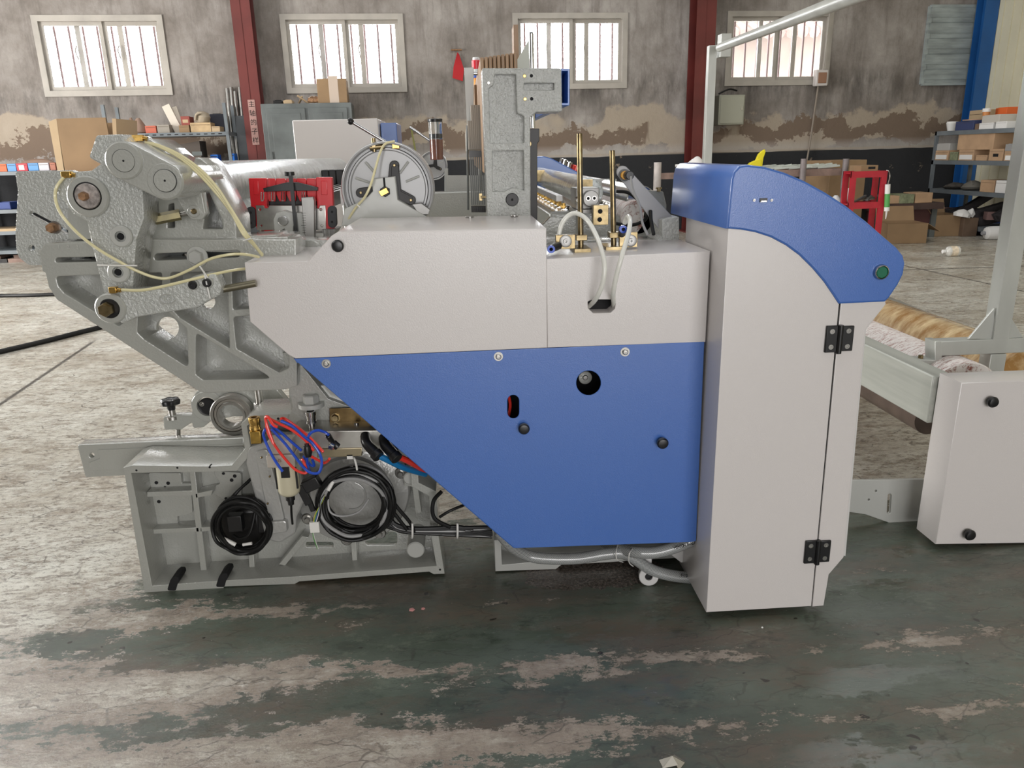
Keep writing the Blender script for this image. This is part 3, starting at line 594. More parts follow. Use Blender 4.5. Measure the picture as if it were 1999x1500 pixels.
for px, py in ((235, 462), (230, 532)):
    b_ = hub(px, py, 22, YL - .010, .03, 11, lv, G_PAINT, 'boss'); M_ = MB(); disc(M_, px, py, 12, YL + .004, .03); M_.build('counterbore', G_PAINT, b_); M_ = MB(); disc(M_, px, py, 7, YL + .002, .01); M_.build('bolt_hole', HOLE, b_)
# edge flange on the right side of the lever
plate('lever_flange', [(268, 366), (278, 366), (282, 430), (268, 470), (259, 572), (252, 572), (260, 467), (272, 425)], YL + .02, .09, G_CAST, lv)
# ---- top link with two round ends, thick towards the back
YK = YL - .05
def hull2(x0, y0, r0, x1, y1, r1, n=20):
    a = math.atan2(y1 - y0, x1 - x0); o = []
    for k in range(n + 1): g = a + math.pi / 2 + math.pi * k / n; o.append((x0 + r0 * math.cos(g), y0 + r0 * math.sin(g)))
    for k in range(n + 1): g = a - math.pi / 2 + math.pi * k / n; o.append((x1 + r1 * math.cos(g), y1 + r1 * math.sin(g)))
    return o
lk = plate('top_link', hull2(240.6, 313, 34, 321, 354, 33), YK, .24, G_CAST, LOOM, bev=.003, label='grey top link of two joined round hubs')
M_ = MB(); disc(M_, 240.6, 313.5, 37, YK - .006, .12, 48, .003); M_.build('hub', G_CAST, lk)
M_ = MB(); disc(M_, 321, 354, 37, YK - .001, .30, 48, .004); M_.build('hub', G_CAST, lk)
for px, py in ((240.6, 314), (321.5, 353)):
    M_ = MB(); disc(M_, px, py, 22.5, YK - .0065, .01, 40, .0005); M_.build('groove', BLACKM, lk); M_ = MB(); disc(M_, px, py, 21.6, YK - .008, .01, 40, .0005); M_.build('end_cap', G_CAST, lk)
    M_ = MB(); disc(M_, px, py, 2.2, YK - .0085, .01, 12, .0002); M_.build('centre_hole', HOLE, lk)
plate('tail_block', [(190, 268, 3), (232, 266), (250, 290), (205, 322), (177, 306, 3)], YK + .03, .18, G_ROUGHCAST, lk, bev=.004)
plate('link_shoulder', [(262, 276), (290, 276), (312, 292), (340, 318), (300, 330), (262, 300)], YK + .10, .16, G_CAST, lk, r=5, bev=.006)
cl = plate('clevis_arm', [(343, 384), (352, 372), (382, 360), (391, 372), (400, 418, 8), (394, 428, 8), (375, 428, 8), (362, 414)], YK + .16, .035, G_CAST, LOOM, r=4)
M_ = MB(); disc(M_, 377.5, 413, 12, YK + .155, .05); M_.build('boss', G_CAST, cl); M_ = MB(); disc(M_, 377.5, 413, 5.5, YK + .148, .02); M_.build('pin', ZINC, cl)
M_ = MB(); M_.lathe(at(275, 434, YL + .1), at(352, 419, YL + .12) - at(275, 434, YL + .1), [(0, .0001), (0, .013), ((at(352, 419, YL + .12) - at(275, 434, YL + .1)).length, .013)], 6); M_.build('turnbuckle', mat('olive_zinc', (.16, .135, .055), .35, .3, var=.3, vscale=30), LOOM)
MB().cyl(at(350, 419.5, YL + .12), at(374, 415, YL + .12), .006).build('threaded_end', STEEL, LOOM)
# ---- stand for the back roller
st_ = plate('roller_stand', [(300, 372), (345, 330), (372, 312, 6), (388, 311, 6), (402, 322, 8), (450, 412), (457, 428), (459, 462), (268, 466), (274, 420)], YB - .02, .14, G_CAST, LOOM,
   [{'p': [(388, 372), (394, 362), (410, 374), (436, 430), (438, 450), (392, 450), (398, 420)], 'r': 6}, {'p': [(326, 398), (342, 392), (344, 448), (324, 448)], 'r': 6}], bev=.004, label='grey triangular stand of the back rollers')
plate('web', [(300, 372), (385, 314), (452, 418), (457, 455), (270, 462)], YB + .09, .01, G_CAST, st_)
# ---- push rod below
rd = plate('push_rod', [(236, 572), (300, 566), (365, 551), (375, 545), (404, 538, 5), (419, 540, 5), (429, 560, 4), (427, 574), (405, 585), (384, 598), (267, 616), (236, 630)], YL - .05, .045, G_ROUGHCAST, LOOM, r=3, bev=.004, label='grey push rod with a clamped round eye')
hub(214.6, 603, 31, YL - .055, .06, 0, rd)
M_ = MB(); disc(M_, 213, 603, 20, YL - .058, .01); M_.build('lock_washer', BLACKM, rd)
p = at(211, 603, YL - .058); MB().hex(p, (0, -1, 0), 14 * sc(211, 603, YL), .022).build('hex_bolt', ZINC, rd)
for px, py in ((377, 556), (405, 552)):
    p = at(px, py, YL - .055); s = sc(px, py, YL); MB().lathe(p, (0, -1, 0), [(0, 8.5 * s), (.006, 8.5 * s), (.008, 7 * s), (.008, 4 * s), (.003, 4 * s), (.003, 0)], 24).build('socket_screw', BLACK, rd)
    M_ = MB(); disc(M_, px, py, 11, YL - .056, .02); M_.build('boss', G_CAST, rd)
MB().cyl(at(424, 567, YL - .02), at(500, 553, YL - .02), .0085).build('threaded_rod', mat('dull_steel_rod', (.25, .23, .17), .4, 1), rd)
p = at(327, 584, YL - .051); MB().tube([p + Vector((.018 * math.cos(g), 0, .011 * math.sin(g))) for g in [k * .4 for k in range(16)]], .0014, 6, closed=True, smooth=2).build('cast_mark', G_CAST, rd); text('cast_letters', 'KS', p, (R(90), 0, R(0)), .018, G_PAINT, rd, .0015)
# ---- lower left beam arm, yoke, bearing
ar = plate('beam_arm', [(153, 871, 3), (474, 856), (474, 920), (243, 927), (168, 931, 4)], YB + .16, .02, G_CAST, LOOM, [circ(179, 889.5, 6.5)], bev=.003, label='grey arm sticking out to the left near the floor')
plate('arm_flange', [(153, 871), (474, 856), (474, 862), (155, 877)], YB + .18, .05, G_CAST, ar); plate('arm_flange', [(153, 871), (474, 856), (474, 866), (155, 880)], YB + .23, .01, G_CAST, ar)
plate('arm_panel', [(190, 880), (474, 868), (474, 912), (178, 918), (174, 905), (196, 896)], YB + .155, .01, G_CAST, ar, r=3)
yk = plate('bearing_yoke', [(320, 816), (342, 813), (376, 812), (377, 800), (373, 785), (385, 766), (400, 762), (540, 762), (572, 800), (560, 812), (455, 812), (412, 820), (396, 833), (378, 835), (376, 822), (352, 838), (322, 838)], YB + .24, .03, G_CAST, LOOM, [circ(404, 793, 20)], r=4, bev=.003, label='grey yoke that holds the ball bearing')
M_ = MB(); p = at(404, 794, YB + .225); s = sc(404, 794, YB + .24); M_.ring(p, (0, 1, 0), 31 * s, 20 * s, .03); M_.build('yoke_ring', G_CAST, yk)
M_ = MB(); disc(M_, 404, 795, 18, YB + .236, .01); M_.build('black_cap', BLACK, yk); screw(394, 789, YB + .236, 5, yk)
YBG = YB + .20; p = at(451, 812, YBG); s = sc(451, 812, YBG)
bg = MB().ring(p, (0, 1, 0), 42 * s, 35 * s, .03).build('ball_bearing', STEEL, LOOM); MB().ring(p + Vector((0, .004, 0)), (0, 1, 0), 35 * s, 29 * s, .02).build('bearing_shield', mat('grey_bronze', (.33, .31, .28), .35, 1), bg); MB().ring(p, (0, 1, 0), 29 * s, 23 * s, .035).build('inner_ring', STEEL, bg)
p = at(335, 800, YB + .25)
kn = MB(); nl = 6
prof = [(0, .011), (.012, .013), (.018, .026), (.03, .028), (.034, .024), (.03, .018), (.03, 0)]
kn.lathe(p, (0, 0, 1), prof, 36)
for i in range(len(kn.v)):
    x, y, z = kn.v[i]; dx, dy = x - p.x, y - p.y; rr = math.hypot(dx, dy)
    if rr > .015: g = math.atan2(dy, dx); f = 1 + .10 * math.cos(nl * g); kn.v[i] = (p.x + dx * f, p.y + dy * f, z)
kn.build('star_knob', BLACK, yk, angle=50)
MB().cyl(p - Vector((0, 0, .028)), p, .010).cyl(p - Vector((0, 0, .03)), p - Vector((0, 0, .02)), .018).build('knob_collar', STEEL, yk)
MB().cyl(at(348, 838, YB + .25), at(348, 862, YB + .25), .007).build('stop_screw', STEEL, yk)
p = at(509, 800, YB + .14); M_ = MB(); M_.hex(p, (0, 0, 1), .019, .022); M_.cyl(p, p + Vector((0, 0, .085)), .0105); M_.build('jack_screw', STEEL, LOOM)
# ================================================================ loom: rollers, drop-wire unit, disc, tower, harness, sley
FAR = 2.95
FILM, N, L, B = node_mat('film_wrapped_roller'); tc = N.new('ShaderNodeTexCoord').outputs['Object']
n1 = noise(N, L, tc, 14, 6, .7, (1, 3, 1)); n2 = noise(N, L, tc, 3, 4, .6, (2, 6, 2))
L.new(mixc(N, L, mrange(N, L, n1, .4, .65), (.25, .28, .27), (.62, .65, .64)), B.inputs['Base Color']); B.inputs['Roughness'].default_value = .16; B.inputs['Metallic'].default_value = .45
B.inputs['Coat Weight'].default_value = 1; B.inputs['Coat Roughness'].default_value = .06
bp = N.new('ShaderNodeBump'); bp.inputs['Strength'].default_value = .8; bp.inputs['Distance'].default_value = .012; L.new(mth(N, L, 'ADD', n1, n2), bp.inputs['Height']); L.new(bp.outputs[0], B.inputs['Normal']); L.new(bp.outputs[0], B.inputs['Coat Normal'])
def axle(name, px, py, r, Y0, Y1, m, parent=LOOM, n=48, bev=.004, **tg):
    p = at(px, py, Y0); return MB().cyl(p, (p.x, Y1, p.z), r, n, bev).build(name, m, parent, **tg)
axle('back_roller', 352, 374, .077, YB + .14, YB + FAR - .1, FILM, label='thick film-wrapped back roller')
axle('back_roller', 392, 438, .055, YB + .16, YB + FAR - .1, FILM, label='thinner film-wrapped roller under the thick one')
axle('roller_shaft', 285, 392, .034, YB - .02, YB + .2, STEEL); axle('roller_collar', 290, 392, .052, YB + .0, YB + .12, STEEL)
plate('rail_end', [(476, 464), (537, 460), (545, 470), (545, 484), (532, 490), (476, 492)], YB - .03, .14, G_CAST, LOOM)
# far frame: the same castings on the other side of the loom
for o in (lv, lk, st_, br):
    d = dup(o, (0, FAR, 0), LOOM); d['label'] = {'swing_lever': 'matching lever at the far side', 'top_link': 'matching top link at the far side', 'roller_stand': 'matching stand at the far side'}.get(o.name.split('.')[0], 'matching bracket at the far side')
MB().box((-.75, 4.95, .0), (.95, 5.1, .98)).build('far_side_frame', G_CAST, LOOM, bev=.01)
# far control cabinet, white with a blue side door
YF = 5.15
a = at(570, 235, YF); b = at(738, 330, YF)
MB().box((a.x, YF, .35), (b.x + .02, YF + .55, a.z)).build('far_cabinet', WHITE, LOOM, bev=.006, label='white control cabinet at the far side of the loom')
c_ = at(774, 330, YF + .12); MB().box((b.x + .025, YF + .1, .35), (c_.x + .02, YF + .5, at(760, 240, YF + .1).z)).build('far_cabinet_door', BLUE, LOOM, bev=.004)
# far blue hood with buttons
YH = 5.2
plate('far_hood', [(1040, 309), (1062, 307), (1076, 311), (1128, 338), (1142, 352), (1150, 375), (1040, 375)], YH, .4, BLUE, LOOM, r=2, bev=.006, label='blue hood at the far side of the loom')
for px, m in ((1098, CHROME), (1107, CHROME), (1122, REDP)):
    p = at(px, 313 + (px - 1090) * .53, YH + .05); MB().cyl(p - Vector((0, 0, .02)), p + Vector((.012, 0, .022)), .028, 20, .004).build('far_button', m, LOOM)
# ---- drop-wire unit
YD = 2.42
def pp(x, y): return (380 + x / 6.247, 290 + y / 6.247)
def P(l): return [pp(*q) for q in l]
dw = LOOM
re = plate('warp_stop_end', P([(663, 370), (865, 370), (872, 700), (900, 740), (800, 740), (800, 990), (765, 990), (690, 690)]), YD, .03, RED, dw, r=1, label='red end block of the warp stop unit')
plate('end_block_recess', P([(720, 400), (770, 400), (775, 560), (725, 560)]), YD - .004, .004, RED, re)
re2 = plate('warp_stop_end', P([(1485, 358), (1665, 358), (1682, 690), (1690, 985), (1600, 985), (1598, 740), (1500, 735)]), YD, .03, RED, dw, r=1, label='red end block of the warp stop unit, right one')
plate('end_block_recess', P([(1545, 400), (1605, 400), (1612, 560), (1550, 560)]), YD - .004, .004, RED, re2)
plate('lower_tab', P([(850, 960), (900, 950), (945, 980), (945, 1040), (850, 1040)]), YD + .01, .02, RED, re)
for k in range(5):
    x = 872 + k * 124.5
    f = plate('comb_finger', P([(x, 372), (x + 100, 372), (x + 112, 400), (x + 105, 640), (x + 40, 640), (x + 5, 560)]), YD + .025, .01, RED, dw, r=.8)
    MB().tube([at(*pp(x - 60 + 0, 530), YD - .005), at(*pp(x - 62, 620), YD - .005), at(*pp(x - 50, 640), YD - .005), at(*pp(x - 32, 620), YD - .005), at(*pp(x - 30, 530), YD - .005)], .0016, 6).build('wire_clip', CHROME, f)
plate('comb_base', P([(850, 520), (1490, 520), (1500, 690), (870, 700)]), YD + .04, .02, BLACK, dw)
plate('clamp_bridge', P([(840, 490), (1120, 420), (1250, 420), (1490, 480), (1490, 510), (1230, 512), (850, 522)]), YD - .02, .02, BLACK, dw)
M_ = MB(); M_.bar(at(*pp(1172, 330), YD - .04), at(*pp(1248, 1085), YD - .04), .0105, .0105); M_.build('clamp_bolt', BLACK, dw); M_ = MB(); M_.cyl(at(*pp(1165, 330), YD - .04), at(*pp(1160, 285), YD - .04), .013); M_.cyl(at(*pp(1148, 285), YD - .03), at(*pp(1148, 340), YD - .03), .012); M_.build('bolt_head', BLACK, dw)
ap = plate('end_plate', P([(750, 700), (835, 700), (850, 735), (895, 735), (915, 700), (1460, 700), (1475, 735), (1520, 735), (1530, 700), (1588, 700), (1598, 990), (1480, 990), (1300, 990), (768, 990)]), YD - .005, .01, STEEL, dw, [circ(*pp(797, 745), 3), circ(*pp(813, 943), 3), circ(*pp(1538, 745), 3), circ(*pp(1550, 943), 3)])
for x, y in ((683, 845), (1675, 835)):
    q = pp(x, y); e = plate('end_pad', caps(q[0] - .5, q[1] - 13, q[0] + .5, q[1] + 13, 7.5), YD - .012, .02, mat('dark_rubber', (.03, .032, .035), .6), dw)
    for dy in (-10, 10): disc(MB(), q[0], q[1] + dy, 3, YD - .0125, .004).build('pad_hole', HOLE, e)
bk = plate('height_bracket', P([(975, 960), (965, 870), (1000, 790), (1090, 765), (1165, 790), (1320, 790), (1335, 1060), (1270, 1070), (1255, 935), (1200, 935), (1190, 1060), (1130, 1065), (1100, 970), (1060, 985), (1060, 1060), (985, 1060)]), YD - .03, .02, G_PAINT, dw, r=1.5)
disc(MB(), *pp(1075, 885), 10, YD - .045, .03).build('clamp_screw', CHROME, bk)
ru = plate('height_scale', P([(1303, 605), (1435, 600), (1450, 640), (1452, 1130), (1355, 1130)]), YD - .055, .03, ALU, dw, r=.5)
M_ = []
for k in range(11): q = at(*pp(1345, 790 + k * 30), YD - .0555); M_ = MB().box((q.x - (.007 if k % 5 else .011), q.y - .0005, q.z), (q.x + .003, q.y, q.z + .001)).build('scale_mark', BLACKM, ru)
plate('support_foot', P([(1060, 1060), (1560, 1040), (1570, 1130), (1060, 1135)]), YD - .03, .1, G_PAINT, dw)
plate('bellows', P([(1560, 990), (1720, 990), (1660, 1100), (1560, 1100)]), YD - .02, .1, mat('ribbed_steel', (.35, .35, .34), .4, .8, bump=1, bscale=60, stretch=(10, .1, .1)), dw)
# bars with black drop-wire heads going back
x0 = at(*pp(870, 560), YD).x; x1 = at(*pp(1600, 560), YD).x; zz = at(*pp(1200, 640), YD).z
for k in range(6):
    x = x0 + (x1 - x0) * (k + .5) / 6
    b_ = MB().box((x - .006, YD + .06, zz - .03), (x + .006, YB + FAR, zz + .015)).build('drop_wire_bar', ALU, dw)
for k in range(6):
    x = x0 + (x1 - x0) * (k + .5) / 6
    for y in (3.4, 4.1, 4.8): MB().box((x - .017, y, zz + .01), (x + .017, y + .02, zz + .075)).build('bar_guide', BLACK, dw, bev=.006)
for xx, z_, h in ((x1 + .035, zz + .03, .05), (x1 + .06, zz - .06, .045)): MB().box((xx, YD + .05, z_ - h), (xx + .01, YB + FAR, z_)).build('guide_rail', ALU, dw)
# ---- tucking disc with its clamp and cover
YW = 2.36; cx, cy = 758, 369
def disc_unit(label):
    g = sc(cx, cy, YW); c = at(cx, cy, YW)
    b_ = MB().lathe(c, (0, 1, 0), [(.01, .0), (.01, 72 * g), (0, 74 * g), (0, 77 * g), (.012, 78 * g), (.012, 83 * g), (-.02, 85 * g), (-.022, 88 * g), (-.016, 90 * g), (.07, 90 * g), (.07, 0)], 96).build('drive_disc', mat('cast_disc_paint', (.40, .40, .405), .3, coat=.4), LOOM, label=label)
    MB()._uncap(0, 0) if 0 else None
    MB().ring(c + Vector((0, .004, 0)), (0, 1, 0), 78.5 * g, 76.8 * g, .006, 72).build('dark_groove', BLACKM, b_)
    for a_ in (50, 128, 20, 160): M_ = MB(); u = Vector((math.cos(R(a_)), 0, math.sin(R(a_)))); M_.tube([c + u * 38 * g, c + u * 66 * g], 2.2 * g, 8); M_.build('raised_rib', G_PAINT, b_)
    hc = (752, 374)
    for q in ((769.6, 323), (704, 376.5), (802, 391)):
        ar_ = plate('spider_arm', hull2(hc[0] + (12 if q[0] > 760 else 0), hc[1] - 4, 8, q[0], q[1], 8.5), YW - .006, .008, BLACKM, b_)
        disc(MB(), *q, 3, YW - .010, .006, 16).build('copper_bolt', ZINC, ar_)
    plate('spider_web', [(764, 370), (765, 325), (777, 322), (782, 374), (806, 386), (798, 398), (776, 390)], YW - .0065, .008, BLACKM, b_, r=3)
    return b_
DU = disc_unit('large round grey disc with a black three-armed spider')
dd = dup(DU, (-.05, 2.75, 0), LOOM, 'matching round disc at the far side')
cv = plate('clamp_cover', [(727, 351), (769.5, 346), (775, 391), (801, 406), (839, 428), (839, 440), (668, 440), (674, 409), (716, 388), (729, 374)], YW - .05, .06, G_PAINT, LOOM, [rect(748, 345, 750.5, 366)] if 0 else [], bev=.002)
plate('clamp_slit', [(748.5, 348), (750.5, 348), (752, 366), (750, 366)], YW - .051, .002, HOLE, cv)
p = at(752, 374, YW - .05); MB().hex(p, (0, -1, 0), .0155, .012).build('lock_nut', BLACKM, cv)
MB().bar(at(742, 379, YW - .075), at(757, 371, YW - .075), .012, .016).build('brass_elbow', BRASS, cv, bev=.001)
plate('wiper_bracket', [(806, 400), (822, 398), (838, 410), (836, 418), (818, 418)], YW - .045, .04, ALU, LOOM)
M_ = MB(); M_.cyl(at(690, 240, 2.6), at(752, 277, 2.6), .0052); M_.build('lever_rod', CHROME, LOOM); M_ = MB(); M_.lathe(at(684.5, 237, 2.6), (0, 1, 0), [(-.0105, .0001), (-.009, .006), (-.005, .0098), (0, .0108), (.005, .0098), (.009, .006), (.0105, .0001)], 20); M_.build('lever_knob', BLACK, LOOM)
p = at(730, 284, YW - .01); MB().cyl(p - Vector((0, 0, .018)), p + Vector((0, 0, .02)), .006).hex(p - Vector((0, 0, .004)), (0, 0, 1), .01, .008).cyl(p - Vector((.012, 0, .006)), p + Vector((.03, 0, -.003)), .008).build('adjuster', ZINC, LOOM)
MB().box(tuple(at(772, 286, YW) - Vector((.009, .01, .006))), tuple(at(772, 286, YW) + Vector((.012, .01, .008)))).build('brass_elbow', BRASS, LOOM, bev=.001)
plate('far_disc_plate', [(868, 330), (874, 330), (874, 412), (868, 412)], 5.1, .1, G_PAINT, LOOM)
M_ = MB(); M_.bar(at(803, 250, 5.2), at(812, 300, 5.2), .04, .01); M_.build('gauge_plate', mat('olive_plate', (.30, .30, .08), .5), LOOM); M_ = MB(); M_.cyl(at(800, 248, 5.15), at(850, 282, 5.15), .008); M_.build('lever_rod', CHROME, LOOM)
# lubricator
p = at(853, 312, 5.15); q = at(853, 235, 5.15); hh = q.z - p.z
gls = mat('clear_cup', (.85, .9, .92), .05, 0, trans=.95); am = mat('amber_oil', (.35, .07, .015), .2)
MB().cyl(p, p + Vector((0, 0, hh)), .042, 32, .003).build('lubricator_cup', gls, LOOM); MB().cyl(p, p + Vector((0, 0, hh * .52)), .036, 28).build('oil', am, LOOM)
MB().cyl(p + Vector((0, 0, hh * .54)), p + Vector((0, 0, hh * .66)), .037, 28).build('piston', BLACK, LOOM); MB().cyl(p + Vector((0, 0, hh * .96)), p + Vector((0, 0, hh * 1.04)), .047, 28, .003).build('cup_lid', BLACK, LOOM)
# ---- tower
YT = 2.30
tw = plate('guide_tower', [(943, 135, 2), (1094, 135.5, 3), (1095.5, 216, 2), (1046, 217, 4), (1033, 229, 8), (1034, 424), (953, 424)], YT, .12, G_ROUGHCAST, LOOM,
   [{'p': [(964, 143), (1009, 143), (1011, 219), (1025, 226), (1025, 281), (955, 282), (952, 172), (962, 164)], 'r': 4}, {'p': [(959, 293), (1024, 292), (1025, 375), (1012, 370), (1000, 369), (985, 376), (960, 376)], 'r': 3}, {'p': rect(1021, 160, 1084, 178), 'r': 4}], bev=.003, label='tall grey tower casting with sunken panels')
plate('sunken_panel', [(950, 140), (1088, 140), (1088, 210), (1030, 215), (1028, 380), (955, 380)], YT + .022, .03, G_ROUGHCAST, tw)
disc(MB(), 1000, 390, 12.5, YT - .006, .01, 36).build('black_plug', BLACKM, tw)
p = at(1000, 390, YT - .0062); MB().hex(p, (0, -1, 0), .004, .0005).build('plug_socket', HOLE, tw)
for px, py, m in ((1024, 148.5, BRASS), (1025, 193.5, BRASS), (1037.5, 148, HOLE), (1038, 193, HOLE), (954, 162, STEEL)): disc(MB(), px, py, 3.6, YT - .001, .01, 16).build('tower_bolt', m, tw)
for y in (236, 259, 283, 340, 362): disc(MB(), 1029 + (y - 236) * .03, y, 1, YT - .0006, .01, 10).build('pin_hole', HOLE, tw)
plate('arm_tube', rect(1095, 135, 1111, 205), YT + .05, 2.4, BLUE, LOOM, [fillet(rect(1096, 138, 1109, 202), 1.5)], r=2, label='open blue square tube')
MB().box(tuple(at(1097, 206, YT + .35)), tuple(at(1110, 136, YT + .35) + Vector((0, .01, 0)))).build('tube_shade', HOLE, LOOM)  # black sheet painting the shade inside the open tube
plate('arm_brace', [(1046, 214), (1076, 214), (1046, 230)], YT + .3, 1.8, BLUE, LOOM)
plate('black_upright', [(1033, 252, 1), (1052, 252, 1), (1052, 275), (1048, 280), (1048, 440), (1034, 436)], YT + .14, .03, BLACKM, LOOM)
MB().cyl(at(1040, 250, YT + .2), at(1037, 66, YT + .2), .0075, 20).build('chrome_guide_rod', CHROME, LOOM); MB().cyl(at(1037, 66, YT + .2), at(1037, 63, YT + .2), .006).build('rod_cap', BLACK, LOOM)
MB().cyl(at(1031, 420, YT + .15), at(1044, 300, YT + .15), .002) 
plate('black_screw', circ(1031, 281, 6), YT + .13, .01, ZINC, LOOM)
# harness frames seen edge on
FR = mat('harness_frame_face', (.36, .33, .28), .4, var=.1)
for k in range(9):
    x = at(941 + k * 8.2, 120, 2.52).x; top = at(941, 112 - k * 1.1, 2.52).z; yb_ = 2.52
    fr_ = MB().box((x - .0055, yb_, top - .34), (x + .0055, 4.7, top)).build('harness_frame', WOOD, LOOM, bev=.003)
x = at(1007, 50, 2.9).x; MB().box((x - .008, 2.9, at(1007, 130, 2.9).z), (x + .008, 3.0, at(1007, 48, 2.9).z)).build('harness_end_strip', WOOD, LOOM)
plate('harness_side_panel', [(1010, 118), (1038, 70), (1038, 140), (1010, 140)], 2.75, .012, mat('pale_green_panel', (.5, .52, .45), .4), LOOM)
ga = plate('grey_link_plate', [(907, 133), (924, 132), (924, 242), (919, 251), (916, 250), (912, 240)], 2.9, .02, G_PAINT, LOOM); MB().cyl(at(918, 143, 2.92), at(940, 144, 2.92), .006).build('link_pin', CHROME, LOOM)
for k in range(3):
    x = at(929 + k * 4.5, 200, 3.1).x; MB().box((x - .005, 3.1, at(929, 232, 3.1).z), (x + .005, 4.7, at(929, 165, 3.1).z)).build('harness_frame', WOOD, LOOM, bev=.002)
for k in range(8):
    px = 918.5 + k * 3.6; Yk = 2.62 + .0 * k
    x = at(px, 330, 2.75).x; z1 = at(px, 205, 2.75).z; z0 = at(px, 292, 2.75).z
    pl_ = MB().box((x - .0035, 2.75, z0), (x + .0035, 4.6, z1 - (.05 if k < 2 else 0))).build('harness_plate', FR, LOOM)
    MB().box((x - .0032, 2.73, z0 - .025), (x + .0032, 2.76, z0 - .003)).build('black_clip', BLACK, pl_)
    MB().box((x - .0022, 2.74, at(px, 400, 2.75).z), (x + .0022, 2.752, z0 - .02)).build('heald_rod', G_DARK, pl_)
    MB().box((x - .003, 2.73, at(px, 414, 2.75).z), (x + .003, 2.76, at(px, 402, 2.75).z)).build('black_clip', BLACK, pl_)
MB().cyl(at(912, 245, 2.9), at(914, 410, 2.9), .004).build('side_rod', G_DARK, LOOM)
MB().cyl(at(938, 385, YT + .1), at(954, 385, YT + .1), .004).box(tuple(at(936, 392, YT + .1)), tuple(at(941, 378, YT + .1) + Vector((0, .01, 0)))).build('brass_nozzle', ZINC, LOOM)
# signal lamp at the far end
p = at(931, 170, 5.0)
for k, (m, a_, b_) in enumerate(((mat('orange_lens', (.85, .30, .03), .3), 0, .3), (mat('blue_lens', (.05, .12, .5), .3), .3, .5), (mat('clear_lens', (.7, .72, .72), .2), .5, .6), (mat('red_lens', (.7, .03, .05), .3), .6, .9), (mat('clear_lens', (.7, .72, .72), .2), .9, 1))):
    z = at(931, 112, 5.0).z - p.z; MB().cyl(p + Vector((0, 0, z * a_)), p + Vector((0, 0, z * b_)), .026 if k < 4 else .020, 20, .002).build('signal_lamp_segment', m, LOOM)
MB().cyl((p.x, p.y, .95), p, .012).build('signal_lamp_pole', STEEL, LOOM)
plate('far_frame_cover', [(872, 343), (948, 343), (948, 420), (872, 420)], 5.0, .04, G_CAST, LOOM, r=3)
# ---- sley with nozzles, seen behind the right cover
def bx(name, p, dx, dy, dz, m, parent=LOOM, bev=.001, **tg): return MB().box((p.x, p.y, p.z), (p.x + dx, p.y + dy, p.z + dz)).build(name, m, parent, bev=bev, **tg)
s0 = at(1118, 412, 2.5); sl = MB().box((s0.x - .075, 2.5, s0.z - .10), (s0.x + .02, 4.85, s0.z)).build('sley_beam', G_CAST, LOOM, bev=.01, label='grey sley beam running across the loom')
for k in range(12):
    y = 2.55 + k * .17; MB().lathe((s0.x - .005, y, s0.z), (.3, 0, 1), [(0, .009), (.012, .010), (.013, .006), (.013, 0)], 8).build('black_screw', BLACK, sl)
nb = MB().box((s0.x - .05, 2.52, s0.z + .03), (s0.x - .03, 4.8, s0.z + .048)).build('nozzle_rail', ALU, sl)
for k in range(16):
    y = 2.56 + k * .11; g_ = MB(); g_.cyl((s0.x - .022, y, s0.z + .004), (s0.x - .022, y, s0.z + .022), .007, 10).lathe((s0.x - .022, y, s0.z + .008), (0, 0, 1), [(0, .0095), (.006, .0095), (.006, 0)], 6); gg = g_.build('brass_valve', BRASS, sl)
    MB().tube([(s0.x - .022, y, s0.z + .02), (s0.x - .028, y + .03, s0.z + .04), (s0.x - .04, y + .07, s0.z + .045)], .004, 6, smooth=3).build('valve_tube', CHROME, gg)
pa, pb = at(1150, 376, 2.75), at(1052, 343, 4.9)
MB().cyl(pa, pb, .05, 32, .002).build('take_up_roller', FILM, LOOM, label='shiny film-wrapped roller above the sley')
MB().box(tuple(at(1038, 355, 4.2)), tuple(at(1063, 332, 4.2) + Vector((0, .02, 0)))).build('zinc_plate', ZINC, LOOM)
MB().box(tuple(at(1138, 372, 2.62)), tuple(at(1157, 350, 2.62) + Vector((0, .03, 0)))).build('zinc_plate', ZINC, LOOM)
q = at(1154, 388, 2.36); vb = MB().box((q.x - .042, 2.38, q.z - .032), (q.x + .028, 2.5, q.z + .03)).build('nozzle_block', ALU, LOOM, bev=.002, label='aluminium nozzle block with a round face and two ports')
MB().cyl(q, q + Vector((0, .03, 0)), .0245, 40, .002).build('round_face', ALU, vb)
for dx in (-.009, .0095): MB().lathe(q + Vector((dx, 0, .001)), (0, -1, 0), [(0, .0075), (.002, .0072), (.002, .0045), (0, .004), (0, 0)], 20).build('port_ring', STEEL, vb); disc(MB(), 1154 + dx * 660, 387.5, 2.3, 2.3575, .002, 16).build('port_hole', HOLE, vb)
for dx in (-.037, .042, .052): p = q + Vector((dx, -.01, -.003 - max(0, dx) * .3)); MB().cyl(p, p + Vector((0, .04, 0)), .0095, 16, .001).hex(p, (0, -1, 0), .006, .012).build('pipe_union', STEEL, vb)
MB().box((q.x - .046, 2.37, q.z - .044), (q.x + .035, 2.52, q.z - .032)).build('block_base', ALU, vb, bev=.001)
bb = MB().box(tuple(at(1158, 440, 2.3)), tuple(at(1188, 400, 2.3) + Vector((0, .03, 0)))).build('zinc_bracket', ZINC, LOOM, bev=.001)
for x, y in ((1171, 429), (1172, 413)): disc(MB(), x, y, 4.5, 2.297, .01, 16).build('bracket_hole', HOLE, bb)
plate('nozzle_stand', [(1060, 440), (1075, 425), (1092, 425), (1100, 470), (1056, 470)], 2.45, .04, G_CAST, LOOM)
plate('nozzle_stand', [(1140, 418), (1200, 418), (1260, 460), (1260, 478), (1120, 478)], 2.52, .06, G_CAST, LOOM)
